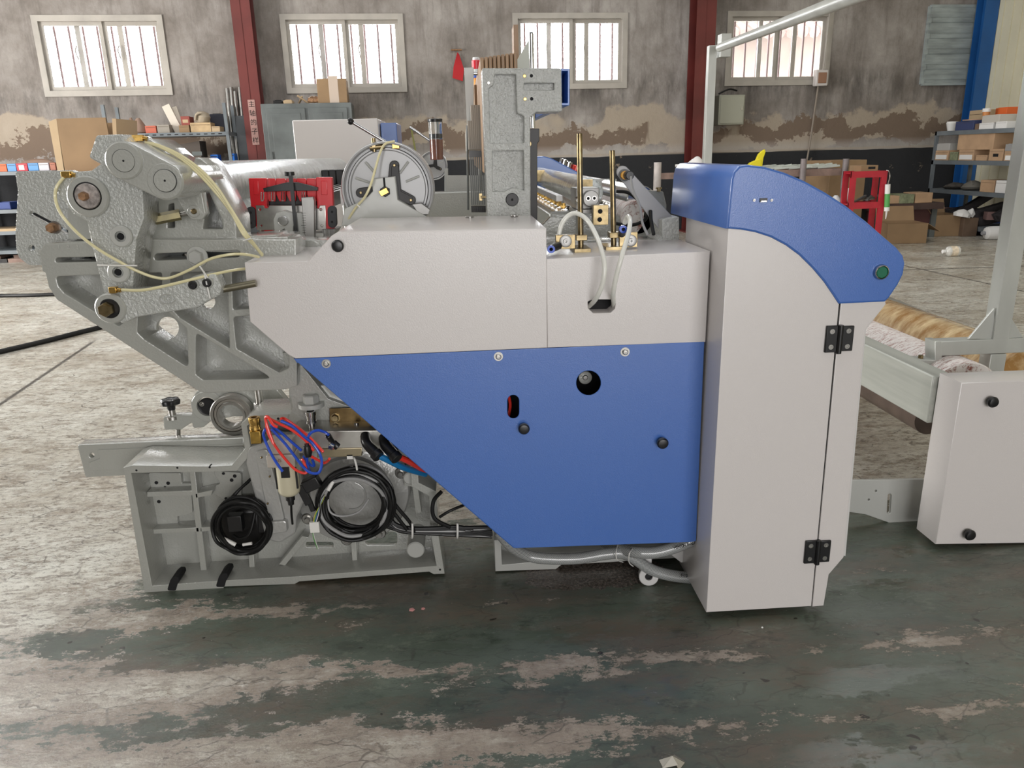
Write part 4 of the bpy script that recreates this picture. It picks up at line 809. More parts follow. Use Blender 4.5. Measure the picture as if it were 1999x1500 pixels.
plate('cross_plate', [(1163, 350), (1203, 350), (1203, 400), (1163, 400)], 3.2, .01, G_PAINT, LOOM); plate('paper_label', [(1176, 366), (1200, 366), (1200, 381), (1176, 381)], 3.195, .002, PAPER, LOOM, bev=0)
# cloth roller with pink yarn and film
YARN, N, L, B = node_mat('pink_white_yarn'); tc = N.new('ShaderNodeTexCoord').outputs['Object']
L.new(mixc(N, L, mrange(N, L, noise(N, L, tc, 34, 6, .8, (1, 5, 1)), .40, .50), (.30, .10, .07), (.86, .81, .78)), B.inputs['Base Color']); B.inputs['Roughness'].default_value = .65
bp = N.new('ShaderNodeBump'); bp.inputs['Strength'].default_value = .8; L.new(noise(N, L, tc, 24, 4, .7, (1, 7, 1)), bp.inputs['Height']); L.new(bp.outputs[0], B.inputs['Normal'])
p = at(1245, 425, 2.5); MB().cyl(p, (p.x, 4.8, p.z), .055, 40, .003).build('cloth_roll_in_loom', YARN, LOOM, label='pinkish wound cloth roll')
p = at(1252, 392, 2.55); MB().cyl(p, (p.x, 4.8, p.z), .048, 40, .003).build('press_roller', CHROME, LOOM)
plate('roller_housing', [(1225, 380), (1292, 372), (1300, 395), (1302, 470), (1240, 470)], 2.75, .04, G_CAST, LOOM) if 0 else None
plate('roller_cover_casting', [(1262, 372, 3), (1294, 375, 2), (1300, 400), (1300, 472), (1230, 472), (1255, 440)], 2.5, .05, G_CAST, LOOM)
MB().cyl(at(1286, 374, 2.5), at(1286, 366, 2.5), .006).cyl(at(1286, 369, 2.5), at(1286, 366, 2.5), .010).build('grease_nipple', ZINC, LOOM)
# sensor arm
sa_ = plate('sensor_arm', hull2(1216, 336, 11, 1300, 436, 17), 2.16, .008, mat('grey_arm', (.33, .33, .34), .35), LOOM, label='flat grey sensor arm leaning left')
p = at(1219, 342, 2.16); MB().cyl(p - Vector((0, .004, 0)), p, .0165, 28).build('sensor_nut', BLACK, sa_); MB().cyl(p - Vector((0, .02, 0)), p, .0115, 28).build('sensor_body', mat('amber_sensor', (.8, .38, .02), .3), sa_); MB().cyl(p - Vector((-.006, .045, 0)), p - Vector((-.004, .02, 0)), .012, 24, .002).build('sensor_plug', BLACK, sa_)
MB().tube([p + Vector((.008, -.045, -.003)), at(1236, 372, 2.1), at(1248, 400, 2.08), at(1254, 435, 2.08), at(1264, 458, 2.05)], .0035).build('sensor_cable', GCABLE, sa_)
MB().tube([at(1203, 374, 2.4), at(1225, 376, 2.4), at(1245, 390, 2.4), at(1261, 412, 2.4), at(1262, 425, 2.4), at(1250, 435, 2.4), at(1228, 440, 2.4), at(1200, 436, 2.4)], .0055).build('black_hose', CABLE, LOOM)
MB().tube([at(1270, 412, 2.15), at(1271, 430, 2.13), at(1276, 458, 2.1)], .005).build('black_hose', CABLE, LOOM)
# zinc rods on their feet, clamps with washers
zp2 = at(1225, 500, YP).z
def rodset(px, top, foot_y, Y, bx0, bx1, plx, ply, wx, parent=LOOM):
    a = at(px, top, Y); b = at(px + 3, foot_y, Y); M_ = MB(); M_.cyl((b.x, Y, zp2), (a.x, Y, a.z), .0072, 24); r0 = M_.build('zinc_rod', ZINC, parent)
    d = at(px, top, Y); MB().cyl((a.x, Y, a.z - .001), (a.x, Y, a.z + .0006), .0055, 20).build('rod_bore', HOLE, r0)
    q0 = at(bx0, foot_y, Y); q1 = at(bx1, foot_y, Y); MB().box((q0.x, Y - .04, zp2), (q1.x, Y + .05, zp2 + .010)).build('foot_block', ZINC, r0, bev=.001)
    MB().box((b.x - .014, Y - .016, at(px, foot_y - 36, Y).z - .0), (b.x + .014, Y + .016, at(px, foot_y - 16, Y).z + .012)).build('clamp_block', ZINC, r0, bev=.001)
    w0, w1 = plx; z0, z1 = ply; MB().box(tuple(at(w0, z1, Y - .03)), tuple(at(w1, z0, Y - .03) + Vector((0, .012, 0)))).build('clamp_plate', ZINC, r0, bev=.001)
    p = at(wx[0], wx[1], Y - .03); MB().lathe(p, (0, -1, 0), [(0, .0155), (.004, .0155), (.005, .013), (.005, .007), (.009, .0065), (.009, .003), (.003, .003), (.003, 0)], 32).build('washer_nut', ALU, r0); return r0
rodset(1131, 261, 494, 1.98, 1117, 1149, (1085, 1123), (458, 487), (1104, 471))
rodset(1195, 294, 489, 2.0, 1177, 1212, (1209, 1245), (453, 484), (1231, 470))
for px, py, qx, qy in ((1076, 487, 1090, 480), (1217, 448, 1214, 456)):
    p = at(px, py, 1.88); MB().lathe(p, (0, 1, 0), [(0, .0045), (0, .0095), (.01, .0095), (.01, .0045), (0, .0045)], 28)._uncap(28, 5).build('push_fitting', BLUEP, LOOM); MB().cyl(p + Vector((0, .01, 0)), at(qx, qy, 1.93), .010).build('fitting_elbow', BLACK, LOOM)
MB().tube([at(x, y, Y) for x, y, Y in ((1091, 458, 1.96), (1098, 435, 1.96), (1113, 419, 1.96), (1130, 418, 1.95), (1148, 432, 1.93), (1163, 458, 1.88), (1174, 488, 1.82), (1180, 520, 1.80), (1176, 555, 1.80), (1163, 584, 1.82), (1150, 598, 1.88))], .0058, 14).build('air_hose', WTUBE, LOOM, label='milky air hose looping from the left rod into the slot')
MB().tube([at(x, y, Y) for x, y, Y in ((1219, 436, 1.98), (1226, 423, 1.96), (1230, 432, 1.9), (1226, 460, 1.85), (1214, 500, 1.80), (1203, 540, 1.80), (1197, 575, 1.82), (1199, 600, 1.88))], .0058, 14).build('air_hose', WTUBE, LOOM, label='milky air hose hanging from the right rod into the slot')
for px, py, Y in ((1331, 474, 2.05), (1362, 485, 1.93)): p = Vector((at(px, py, Y).x, Y, at(1225, 500, YP).z)); MB().cyl(p, p + Vector((0, 0, .004)), .008, 16).build('dome_screw', STEEL, LOOM)
for px in (917, 1004): p = Vector((at(px, 425, 2.22).x, 2.22, at(860, 452, YP).z)); MB().cyl(p, p + Vector((0, 0, .006)), .012, 16, .002).build('latch_screw', STEEL, LOOM)
# lubrication lines (pale tubes) with brass elbows
def tube(name, pts, r, m, parent=LOOM, **tg): return MB().tube([at(*p) for p in pts], r, 10).build(name, m, parent, **tg)
for k in range(3):
    tube('lubrication_line', [(283 + k * 4, 278 + k, YK + .1), (310 + k * 2, 284 + k * 2, YK + .1), (352, 303 + k * 3, YK + .1), (392 - k * 2, 332 + k * 4, YK + .08), (425 - k * 2, 368 + k * 4, YK + .05), (452, 410 + k * 3, YK), (478 - k * 2, 452 + k * 2, YK - .02), (497 - k, 478, YK), (512, 499 - k, YK + .02)], .0034, LTUBE)
tube('lubrication_line', [(124, 347, YL - .01), (111, 365, YL - .02), (108, 385, YL - .02), (115, 410, YL - .03), (135, 438, YL - .03), (165, 467, YL - .03), (200, 492, YL - .03), (235, 512, YL - .03), (265, 528, YL - .02), (300, 541, YL - .01), (330, 543, YL), (370, 527, YL), (410, 506, YL), (450, 497, YL), (480, 497, YL + .02), (505, 502, YL + .06)], .0034, LTUBE)
tube('lubrication_line', [(238, 566, YL - .05), (275, 567, YL - .06), (320, 559, YL - .06), (370, 547, YL - .06), (420, 535, YL - .04), (460, 527, YL), (490, 524, YL + .05)], .0034, LTUBE)
tube('lubrication_line', [(770, 276, YW - .02), (752, 281, YW - .03), (742, 298, YW - .04), (734, 325, YW - .06), (724, 360, YW - .09), (712, 385, YW - .09), (695, 405, YW - .07), (682, 425, YW - .05), (672, 440, YW - .03)], .0034, LTUBE)
for px, py, Y, w in ((270, 270, YK + .1, .012), (349, 320, YK + .12, .013), (131, 341, YL, .010), (222, 566, YL - .05, .008)):
    p = at(px, py, Y); e = MB().box((p.x - w, p.y - .008, p.z - .007), (p.x + w, p.y + .008, p.z + .007)).build('brass_elbow', BRASS, LOOM, bev=.001); MB().cyl((p.x + w, p.y, p.z), (p.x + w + .008, p.y, p.z - .002), .005, 12).build('elbow_nut', BRASS, e)
for a_, b_ in (((190, 518, YL - .03), (268, 519, YL - .03)), ((405, 542, YL - .06), (390, 520, YL - .07)), ((398, 530, YL - .06), (410, 583, YL - .06)), ((475, 470, YK - .02), (490, 466, YK - .03)), ((697, 400, YW - .1), (703, 405, YW - .1))): tube('cable_tie', [a_, b_], .0018, TIE)
# ================================================================ lower compartment: gearbox, pneumatics
GC = mat('silver_grey_gearbox', (.40, .40, .385), .28, .25, bump=.25, bscale=90, coat=.4)
YG = YB + .03
c = at(684, 968, YG); g = sc(684, 968, YG)
gb = MB().lathe(c, (0, 1, 0), [(.0, .0001), (.0, 78 * g), (.012, 82 * g), (.02, 92 * g), (.028, 112 * g), (.034, 115 * g), (.06, 116 * g), (.06, .05)], 72).build('gearbox', GC, LOOM, label='round silver grey gearbox housing')
for a_ in (-62, -100, -150, 165, 20, 60): 
    u = Vector((math.cos(R(a_)), 0, math.sin(R(a_)))); p = c + u * 106 * g + Vector((0, .02, 0)); MB().cyl(p, p + Vector((0, .03, 0)), .018, 20, .003).hex(p, (0, -1, 0), .0085, .01).build('flange_bolt', STEEL, gb)
for r_0 in (72, 30): MB().tube([c + Vector((math.cos(R(a_)) * r_0 * g, -.002, math.sin(R(a_)) * r_0 * g)) for a_ in range(-100, 70, 12)], .0025, 8).build('cast_rib', GC, gb)
rg_ = plate('gear_cover', [(489, 878, 8), (520, 866), (560, 868), (585, 900), (592, 975), (575, 1010), (573, 1040, 8), (545, 1058, 8), (522, 1052, 8), (512, 1010), (500, 965), (484, 905, 6)], YB - .01, .09, GC, LOOM, r=5, bev=.006, label='lumpy silver grey gear cover')
plate('cover_boss', [(500, 885), (520, 880), (540, 960), (552, 1012), (545, 1030), (528, 1020), (515, 960)], YB - .02, .03, GC, rg_, r=5, bev=.004)
plate('cover_boss', [(527, 1022), (556, 1020), (558, 1038), (530, 1042)], YB - .03, .03, GC, rg_, r=3, bev=.004)
for px, py in ((527, 930), (523, 983), (511, 893)): screw(px, py, YB - .022, 3.4, rg_, ZINC, False)
# plates and manifold
mp_ = plate('mounting_bar', [(569, 806), (712, 800), (712, 824), (569, 830)], YB - .01, .03, G_CAST, LOOM); disc(MB(), 543, 818, 3, YB - .001, .02).build('bolt_hole', HOLE, LOOM)
zp = plate('zinc_plate', [(644, 799), (716, 797), (730, 836), (644, 834)], YB - .035, .006, mat('bronze_zinc', (.16, .11, .05), .35, 1, var=.3, vscale=40), LOOM); p = at(655, 815, YB - .036); MB().cyl(p - Vector((0, .002, 0)), p, .013).hex(p, (0, -1, 0), .010, .012).build('hex_bolt', ZINC, zp)
mf = plate('valve_manifold', [(572, 844), (740, 842), (760, 862), (775, 880), (570, 885)], YB - .11, .12, mat('dull_aluminium', (.42, .41, .38), .32, .9, var=.12, vscale=20), LOOM, label='dull aluminium valve manifold block')
plate('manifold_strip', [(620, 878), (705, 876), (705, 890), (620, 893)], YB - .115, .05, mat('olive_bar', (.28, .24, .16), .35, .9), mf)
for px, py in ((640, 836), (696, 829), (716, 838)): p = at(px, py, YB - .06); MB().cyl(p - Vector((0, 0, .015)), p + Vector((0, 0, .006)), .0065, 16, .001).build('cap_screw', STEEL, mf)
# brass fitting, coupler
p = at(502, 864, YB - .06); b0 = MB().box((p.x - .013, p.y - .013, p.z), (p.x + .015, p.y + .013, p.z + .036)).build('brass_elbow_fitting', mat('raw_brass', (.48, .31, .08), .3, 1, var=.25, vscale=60), LOOM, bev=.002)
MB().lathe(p + Vector((0, 0, .036)), (0, 0, 1), [(0, .013), (.003, .0155), (.01, .0155), (.011, .0145), (.02, .0145), (.022, .0158), (.034, .0158), (.036, .014), (.036, .008), (.02, .008)], 12).build('brass_nut', BRASS, b0, label='shiny brass knurled nut')
p = at(610, 842, YB - .07); MB().lathe(p, (0, 0, 1), [(0, .007), (.004, .0085), (.022, .0085), (.024, .014), (.03, .014), (.031, .0125), (.045, .0125), (.046, .0145), (.056, .0145), (.057, .010), (.04, .009)], 28).build('quick_coupler', CHROME, LOOM)
# air filter
p = at(566, 965, YB - .13); fb = MB().lathe(p, (0, 0, 1), [(-.002, .012), (.0, .020), (.006, .0265), (.014, .029), (.088, .029), (.088, 0)], 40).build('filter_bowl', BEIGE, LOOM, label='beige cylindrical air filter bowl')
MB().lathe(p, (0, 0, -1), [(0, .012), (.016, .012), (.017, .009), (.03, .008), (.03, 0)], 20).build('drain_valve', BLACK, fb); MB().tube([p - Vector((0, 0, .03)), at(569, 1003, YB - .12), at(571, 1023, YB - .08)], .0032).build('drain_tube', CABLE, fb)
for dx, dy in ((-.0265, -.012), (.025, -.015), (.002, -.0292)): MB().box((p.x + dx - (.003 if abs(dx) > .01 else .011), p.y + dy - .002, p.z + (.022 if abs(dx) > .01 else .06)), (p.x + dx + (.003 if abs(dx) > .01 else .011), p.y + dy + .003, p.z + (.082 if abs(dx) > .01 else .088))).build('sight_slot', BLACK, fb)
fh = MB().box((p.x - .042, p.y - .028, p.z + .088), (p.x + .03, p.y + .03, p.z + .122)).box((p.x - .036, p.y - .02, p.z + .122), (p.x + .026, p.y + .025, p.z + .16)).build('filter_head', mat('filter_body_beige', (.46, .42, .36), .35, .2), LOOM, bev=.002)
text('printed_letters', 'NS', Vector((p.x - .012, p.y - .0285, p.z + .108)), (R(90), 0, 0), .013, mat('faded_print', (.25, .15, .10), .6), fh)
# elbows with thick blue and red hoses
for px, py in ((716, 866), (752, 870)):
    a = at(px, py, YB - .14); b = at(px + 16, py + 18, YB - .16); eb = MB().tube([a + Vector((-.006, .03, .01)), a, b], .0135, 14, smooth=4).build('hose_elbow', BLACK, LOOM); MB().cyl(b, b + (b - a) * .5, .0165, 20, .002).build('release_collar', BLACK, eb)
tube('thick_air_hose', [(736, 888, YB - .16), (760, 900, YB - .15), (790, 914, YB - .12), (830, 926, YB - .05)], .0085, mat('bright_blue_hose', (.01, .17, .42), .3), LOOM)
tube('thick_air_hose', [(772, 890, YB - .16), (800, 902, YB - .12), (830, 920, YB - .05)], .0085, REDP, LOOM)
M_ = MB(); disc(M_, 811, 1075, 17.5, YB + .0, .14, 40, .003); M_.build('round_stub', G_PAINT, LOOM); M_ = MB(); disc(M_, 800, 935, 13, YB + .02, .1, 40, .003); M_.build('round_stub', G_PAINT, LOOM)
plate('stub_web', [(790, 925), (812, 932), (822, 1000), (812, 1004), (806, 950), (790, 948)], YB + .04, .04, G_CAST, LOOM)
# drive motor under the black cable coil
mo = MB().box(tuple(at(447, 1052, YB + .10)), tuple(at(510, 988, YB + .02))).build('drive_motor', BLACKM, LOOM, bev=.02, label='black square motor behind a cable coil'); plate('motor_badge', rect(505, 985, 530, 1040), YB - .004, .01, BLACK, mo, r=2)
# ---- loose things: cable coils and tube bundles (own top-level objects)
def coil(name, label, cx, cy, rx, ry, Y, turns, r, m, mats=None, tilt=0, jit=.1, seed=1, **kw):
    rnd = random.Random(seed); t = thing(name, label, kw.get('cat', 'cable coil'), at(cx, cy + ry, Y))
    g = sc(cx, cy, Y); c = at(cx, cy, Y)
    for k in range(turns):
        f = 1 - jit * rnd.random() * 1.5; ox, oz = rnd.uniform(-3, 3), rnd.uniform(-3, 3); ph = rnd.uniform(0, 6); pts = []
        for j in range(14):
            a = 2 * math.pi * j / 14; w = 1 + .03 * math.sin(a * 2 + ph); x = rx * f * w * math.cos(a); z = ry * f * w * math.sin(a); ct, st2 = math.cos(tilt), math.sin(tilt)
            pts.append(c + Vector(((x * ct - z * st2 + ox) * g, -.012 * rnd.random() - k * .0022, (x * st2 + z * ct + oz) * g)))
        MB().tube(pts, r, 8, closed=True, smooth=5).build('cable_turn', (mats or [m])[k % len(mats or [m])], t)
    return t
cl1 = coil('cable_coil', 'coil of black cable hanging over the black motor in the left casting', 480, 1019, 53, 58, YB - .005, 18, .0050, CABLE, jit=.09, seed=3)
cl1_ = MB().tube([at(498, 1000, YB - .02), at(488, 1040, YB - .03), at(470, 1052, YB - .03), at(455, 1046, YB - .02)], .0048).build('cable_end', CABLE, cl1)
MB().box(tuple(at(452, 1030, YB - .02)), tuple(at(470, 1008, YB - .05))).build('connector', BLACK, cl1, bev=.002)
MB().tube([at(436, 1052, YB - .035), at(460, 1064, YB - .035)], .006).build('marker_sleeve', TIE, cl1); MB().tube([at(474, 1064, YB - .035), at(492, 1061, YB - .035)], .0045).build('marker_sleeve', TIE, cl1)
MB().tube([at(445, 985, YB - .01), at(464, 960, YB), at(490, 935, YB + .03)], .004).build('cable_lead', CABLE, cl1); MB().tube([at(440, 990, YB - .01), at(458, 965, YB), at(486, 940, YB + .03)], .004).build('cable_lead', CABLE, cl1)
cl2 = coil('cable_coil', 'large coil of black and grey cables tied over the round gearbox', 696, 973, 74, 74, YB - .06, 22, .0052, CABLE, mats=[CABLE, CABLE, GCABLE, CABLE, CABLE, CABLE], jit=.17, seed=5)
MB().tube([at(683, 891, YB - .06), at(692, 896, YB - .11), at(697, 920, YB - .11), at(690, 925, YB - .06)], .0028).build('cable_tie', TIE, cl2); MB().box(tuple(at(679, 893, YB - .1)), tuple(at(688, 888, YB - .115))).build('tie_head', TIE, cl2)
MB().tube([at(640, 975, YB - .1), at(645, 1000, YB - .11), at(668, 1008, YB - .11), at(700, 1000, YB - .11), at(720, 975, YB - .1)], .003).build('grey_lead', GCABLE, cl2)
MB().tube([at(690, 912, YB - .1), at(655, 930, YB - .11), at(640, 955, YB - .11), at(634, 968, YB - .11)], .0042).build('grey_lead', GCABLE, cl2)
MB().tube([at(650, 940, YB - .11), at(640, 958, YB - .12)], .0058).build('marker_sleeve', TIE, cl2)
cn = MB().box((0, 0, 0), (.045, .03, .034)); q = at(598, 965, YB - .13)
cn.v = [tuple(q + Matrix.Rotation(R(-22), 3, 'Y') @ Vector(v)) for v in cn.v]; cn.build('power_connector', BLACK, cl2, bev=.003)
MB().bar(at(585, 948, YB - .12), at(604, 985, YB - .12), .022, .008, up=(0, 1, 0)).build('connector_bracket', BLACK, cl2, bev=.002)
MB().bar(at(600, 970, YB - .11), at(612, 998, YB - .11), .014, .010, up=(0, 1, 0)).build('connector_bracket', BLACK, cl2, bev=.002)
for k, m in enumerate((mat('yellow_wire', (.6, .5, .05), .4), mat('green_wire', (.1, .35, .08), .4), mat('blue_wire', (.03, .08, .35), .4), TIE, CABLE, CABLE)):
    MB().tube([at(634, 966, YB - .115), at(626 - k + 3, 980, YB - .118 - k * .001), at(615 + k * 2.2, 1005, YB - .12), at(612 + k * 1.6, 1020, YB - .12)], .0011, 6).build('thin_wire', m, cl2)
MB().box(tuple(at(607, 1038, YB - .115)), tuple(at(622, 1020, YB - .125))).build('white_plug', TIE, cl2, bev=.001)
for k, m in enumerate((mat('green_wire', (.1, .35, .08), .4), TIE)): MB().tube([at(611, 1036, YB - .12), at(612 + k * 2, 1050, YB - .11), at(620 + k, 1072, YB - .09)], .0012, 6).build('thin_wire', m, cl2)
# bundle leading right
bd = thing('cable_bundle', 'bundle of black cables running right from the coil to behind the blue cover', 'cables', at(850, 1040, YB))
rnd = random.Random(4)
for k in range(17):
    dy = rnd.uniform(-9, 9); e = rnd.uniform(-12, 12); m = GCABLE if k % 8 == 2 else CABLE
    MB().tube([at(756 + rnd.uniform(-4, 6), 1005 + dy * .8 + k % 3 * 9, YB - .05), at(775, 1030 + dy * .6, YB - .055), at(805, 1036 + dy * .55, YB - .06), at(850, 1037 + dy * .7, YB - .06), at(895, 1037 + dy, YB - .06), at(960, 1040 + e, YB - .04)], .0058, 8).build('cable', m, bd)
for px in (803, 891): MB().tube([at(px, 1022, YB - .05), at(px + 2, 1024, YB - .09), at(px + 2, 1048, YB - .09), at(px, 1050, YB - .05)], .003).build('cable_tie', TIE, bd)
MB().tube([at(862, 960, YB - .03), at(846, 980, YB - .05), at(848, 1012, YB - .06), at(880, 1030, YB - .07)], .0058).build('cable', CABLE, bd)
MB().tube([at(755, 960, YB - .06), at(775, 990, YB - .07), at(800, 1020, YB - .07), at(808, 1040, YB - .07)], .0052).build('cable', CABLE, bd); MB().tube([at(752, 975, YB - .06), at(768, 1000, YB - .07), at(795, 1035, YB - .07)], .0052).build('cable', CABLE, bd)
MB().tube([at(858, 1010, YB - .08), at(880, 997, YB - .08), at(910, 985, YB - .06)], .004).build('cable', CABLE, bd)
# red and blue tube bundle
tb = thing('tube_coil', 'tangle of red and blue plastic air tubes beside the brass fitting', 'air tubes', at(560, 925, YB - .15))
def z3(x, y): return (480 + x / 9.995, 790 + y / 9.993)
T0 = YB - .20
for pts, m in (([(380, 480), (345, 600), (430, 830), (560, 1080), (720, 1310)], BLUEP), ([(480, 400), (700, 560), (900, 740), (1090, 900)], BLUEP), ([(500, 480), (760, 760), (960, 1020), (1120, 1220), (1260, 1330), (1420, 1330), (1480, 1150), (1440, 960), (1300, 760), (1150, 640), (900, 420), (680, 320)], BLUEP),
               ([(1200, 680), (1260, 560), (1400, 505), (1540, 540), (1610, 590)], BLUEP), ([(1190, 1010), (1200, 1150), (1240, 1300)], BLUEP), ([(1130, 1010), (1260, 1180), (1330, 1190), (1300, 1080)], BLUEP),
               ([(540, 770), (420, 430), (385, 260), (440, 250), (540, 400), (620, 440)], REDP), ([(400, 400), (450, 600), (600, 850), (780, 1080), (980, 1280), (1180, 1330), (1120, 1100), (1090, 1080)], REDP), ([(430, 260), (620, 360), (900, 500), (1150, 690), (1290, 860), (1330, 900)], REDP),
               ([(690, 280), (760, 280), (1000, 440), (1240, 640), (1450, 860), (1500, 920), (1420, 850), (1250, 690)], REDP), ([(1250, 1000), (1400, 1080), (1520, 1140), (1600, 1100), (1630, 1060)], REDP)):
    rnd2 = random.Random(len(pts) + int(pts[0][0])); d = rnd2.uniform(-.01, .014)
    MB().tube([at(*z3(x, y), T0 + d + .012 * math.sin(i)) for i, (x, y) in enumerate(pts)], .0036, 10).build('air_tube', m, tb, label='red air tube' if m is REDP else 'blue air tube')
p = at(*z3(1200, 900), T0 - .012); MB().lathe(p - Vector((0, 0, .016)), (0, 0, 1), [(0, .007), (0, .0085), (.012, .012), (.028, .009), (.03, .006), (.034, .006), (.034, 0)], 16).build('tube_joint', BLACK, tb)
a, b = at(*z3(1600, 600), T0 + .01), at(*z3(1700, 750), T0 + .03); MB().cyl(a, b, .0075, 16, .001).cyl(b, b + Vector((.012, .0, -.012)), .010, 16, .001).build('tube_elbow', BLACK, tb); p = at(*z3(1690, 790), T0 + .02); MB().hex(p, (-.2, -1, -.3), .0095, .012).build('elbow_screw', CHROME, tb)
# braided hoses under the blue cover
HOSE, N, L, B = node_mat('braided_clear_hose'); uv = N.new('ShaderNodeUVMap').outputs[0]; sx = N.new('ShaderNodeSeparateXYZ'); L.new(uv, sx.inputs[0])
def diag(sgn):
    v = mth(N, L, 'ADD', mth(N, L, 'MULTIPLY', sx.outputs[0], 190.0), mth(N, L, 'MULTIPLY', sx.outputs[1], 22.0 * sgn)); return mth(N, L, 'ABSOLUTE', mth(N, L, 'SUBTRACT', mth(N, L, 'FRACT', v), .5))
k_ = mrange(N, L, mth(N, L, 'MINIMUM', diag(1), diag(-1)), .10, .17)
c_ = mixc(N, L, k_, (.50, .51, .50), (.13, .14, .14))
def stripe(v0, w): return mrange(N, L, mth(N, L, 'ABSOLUTE', mth(N, L, 'SUBTRACT', sx.outputs[1], v0)), w, w * .8)
c_ = mixc(N, L, stripe(.52, .055), c_, (.66, .65, .62)); c_ = mixc(N, L, stripe(.585, .012), c_, (.55, .33, .10)); c_ = mixc(N, L, stripe(.455, .012), c_, (.12, .22, .45))
L.new(c_, B.inputs['Base Color']); B.inputs['Roughness'].default_value = .12; B.inputs['Coat Weight'].default_value = .5
YHO = 1.94
def hose(label, pts, r): return tag(MB().tube([at(*p) for p in pts], r, 24, smooth=8).build('braided_hose', HOSE), label, 'hose')
h1 = hose('braided clear hose sagging under the left part of the blue cover', [(975, 1040, 1.99), (1000, 1068, 1.96), (1035, 1086, 1.93), (1080, 1091, 1.93), (1130, 1090, 1.93), (1180, 1082, 1.93), (1214, 1080, 1.93), (1240, 1092, 1.93), (1270, 1112, 1.93), (1310, 1124, 1.93), (1370, 1131, 1.93)], .0168)
h2 = hose('braided clear hose rising to the right behind the tall cabinet', [(1180, 1060, 2.0), (1208, 1070, 1.95), (1240, 1078, 1.90), (1275, 1079, 1.89), (1310, 1071, 1.89), (1345, 1058, 1.89), (1385, 1040, 1.89)], .0168)
HT = mat('hose_print', (.02, .02, .02), .5)
def along(s, x0, y0, x1, y1, Y, size, par, flip=False):
    n = len(s)
    for i, ch in enumerate(s):
        if ch == ' ': continue
        f = i / (n - 1); ang = -math.atan2(y1 - y0, x1 - x0); text('printed_letter', ch, at(x0 + (x1 - x0) * f, y0 + (y1 - y0) * f, Y), (R(90), -ang + (math.pi if flip else 0), 0), size, HT, par, .0008)
along('HONTON F-LUM', 1318, 1070, 1358, 1060, 1.868, .011, h2); along('600-3I', 1331, 1123, 1355, 1127, 1.908, .012, h1)
for pts in ([(1207, 1060, 1.95), (1203, 1075, 1.9), (1204, 1092, 1.9), (1216, 1098, 1.95)], [(1238, 1068, 1.92), (1229, 1080, 1.87), (1228, 1098, 1.89), (1236, 1106, 1.92)]): tube('hose_tie', pts, .0016, TIE, h1)
cw = thing('white_round_foot', 'white round foot pad under the hoses near the tall cabinet', 'foot pad', fl(1266, 1142))
p = fl(1266, 1144); q = p + Vector((0, 0, .0285)); MB().ring(q, (.15, 1, -.1), .028, .011, .03).build('pad_body', LGREY, cw); MB().cyl(q + Vector((0, .006, 0)), q + Vector((0, .03, 0)), .0115).build('pad_core', BLACK, cw)
MB().box((q.x - .012, q.y + .02, 0), (q.x + .012, q.y + .05, q.z + .05)).build('pad_stem', LGREY, cw)

# ================================================================ right-hand take-up stand
TK = thing('batching_stand', 'light grey cloth batching stand with a white end box at the right edge', 'machine stand', (2.2, 3.2, 0))
YR = 2.03
bxp = [(1878, 749), (2080, 742), (2080, 1058), (1828, 1062)]
eb = plate('end_box', bxp, YR, .105, WHITE, TK, bev=.002, label='white end box with two black knobs')
for px, py in ((1931, 782), (1887, 1040)): knob(px, py, YR, 10.5, eb, .025)
plate('floor_link_plate', [(1640, 940), (1803, 937), (1800, 1030), (1770, 1033), (1730, 1018), (1690, 1004), (1650, 998)], 2.22, .012, G_PAINT, TK, [caps(1737, 968, 1735, 1000, 4.5), circ(1659, 960, 3), circ(1710, 959, 3), circ(1696, 976, 3)], label='flat grey link plate with a short slot')
# long side beam towards the back
a = at(1828, 735, 2.14); 
bm = MB().box((a.x - .01, 2.14, a.z - .15), (a.x + .06, 5.3, a.z + .0)).build('long_beam', mat('grey_beam', (.40, .41, .37), .35, var=.15, vscale=6, stretch=(6, .3, 6)), TK, bev=.004)
# foot under the box
MB().box((1.5, 2.1, 0), (2.1, 2.3, .06)).build('foot', G_PAINT, TK)
# front square tube, bracket, post with gussets
YS = 2.45
TKT = mat('galvanised_tube', (.50, .51, .48), .3, .3, var=.1, vscale=10, stretch=(1, 1, .3))
p0 = at(1838, 667, YS); p1 = at(2090, 664, YS); h_ = (at(1838, 667, YS) - at(1838, 695, YS)).length
MB().box((p0.x, YS, p0.z - h_), (p1.x, YS + .05, p0.z)).build('square_tube', TKT, TK, bev=.002)
plate('angle_bracket', [(1775, 704), (1826, 704), (1826, 668), (1838, 668), (1838, 711), (1777, 711)], YS - .005, .06, TKT, TK)
p = at(1797, 700, YS + .02); MB().hex(p, (0, 0, 1), .009, .012).build('hex_bolt', ZINC, TK)
px0, px1 = at(1939, 664, YS), at(1962, 664, YS)
po = MB(); w_ = px1.x - px0.x + .015; po.box((px0.x, YS, px0.z - .001), (px0.x + w_, YS + w_, 3.0)).build('square_post', TKT, TK, bev=.002, label='near upright post of the frame')
MB().box((px0.x, YS, .25), (px0.x + w_, YS + w_, px0.z - h_)).build('post_foot', TKT, TK, bev=.002)
plate('gusset', [(1892, 661), (1940, 604), (1942, 662)], YS + .01, .008, TKT, TK); plate('gusset', [(1968, 611), (1966, 660), (1996, 658)], YS + .01, .008, TKT, TK)
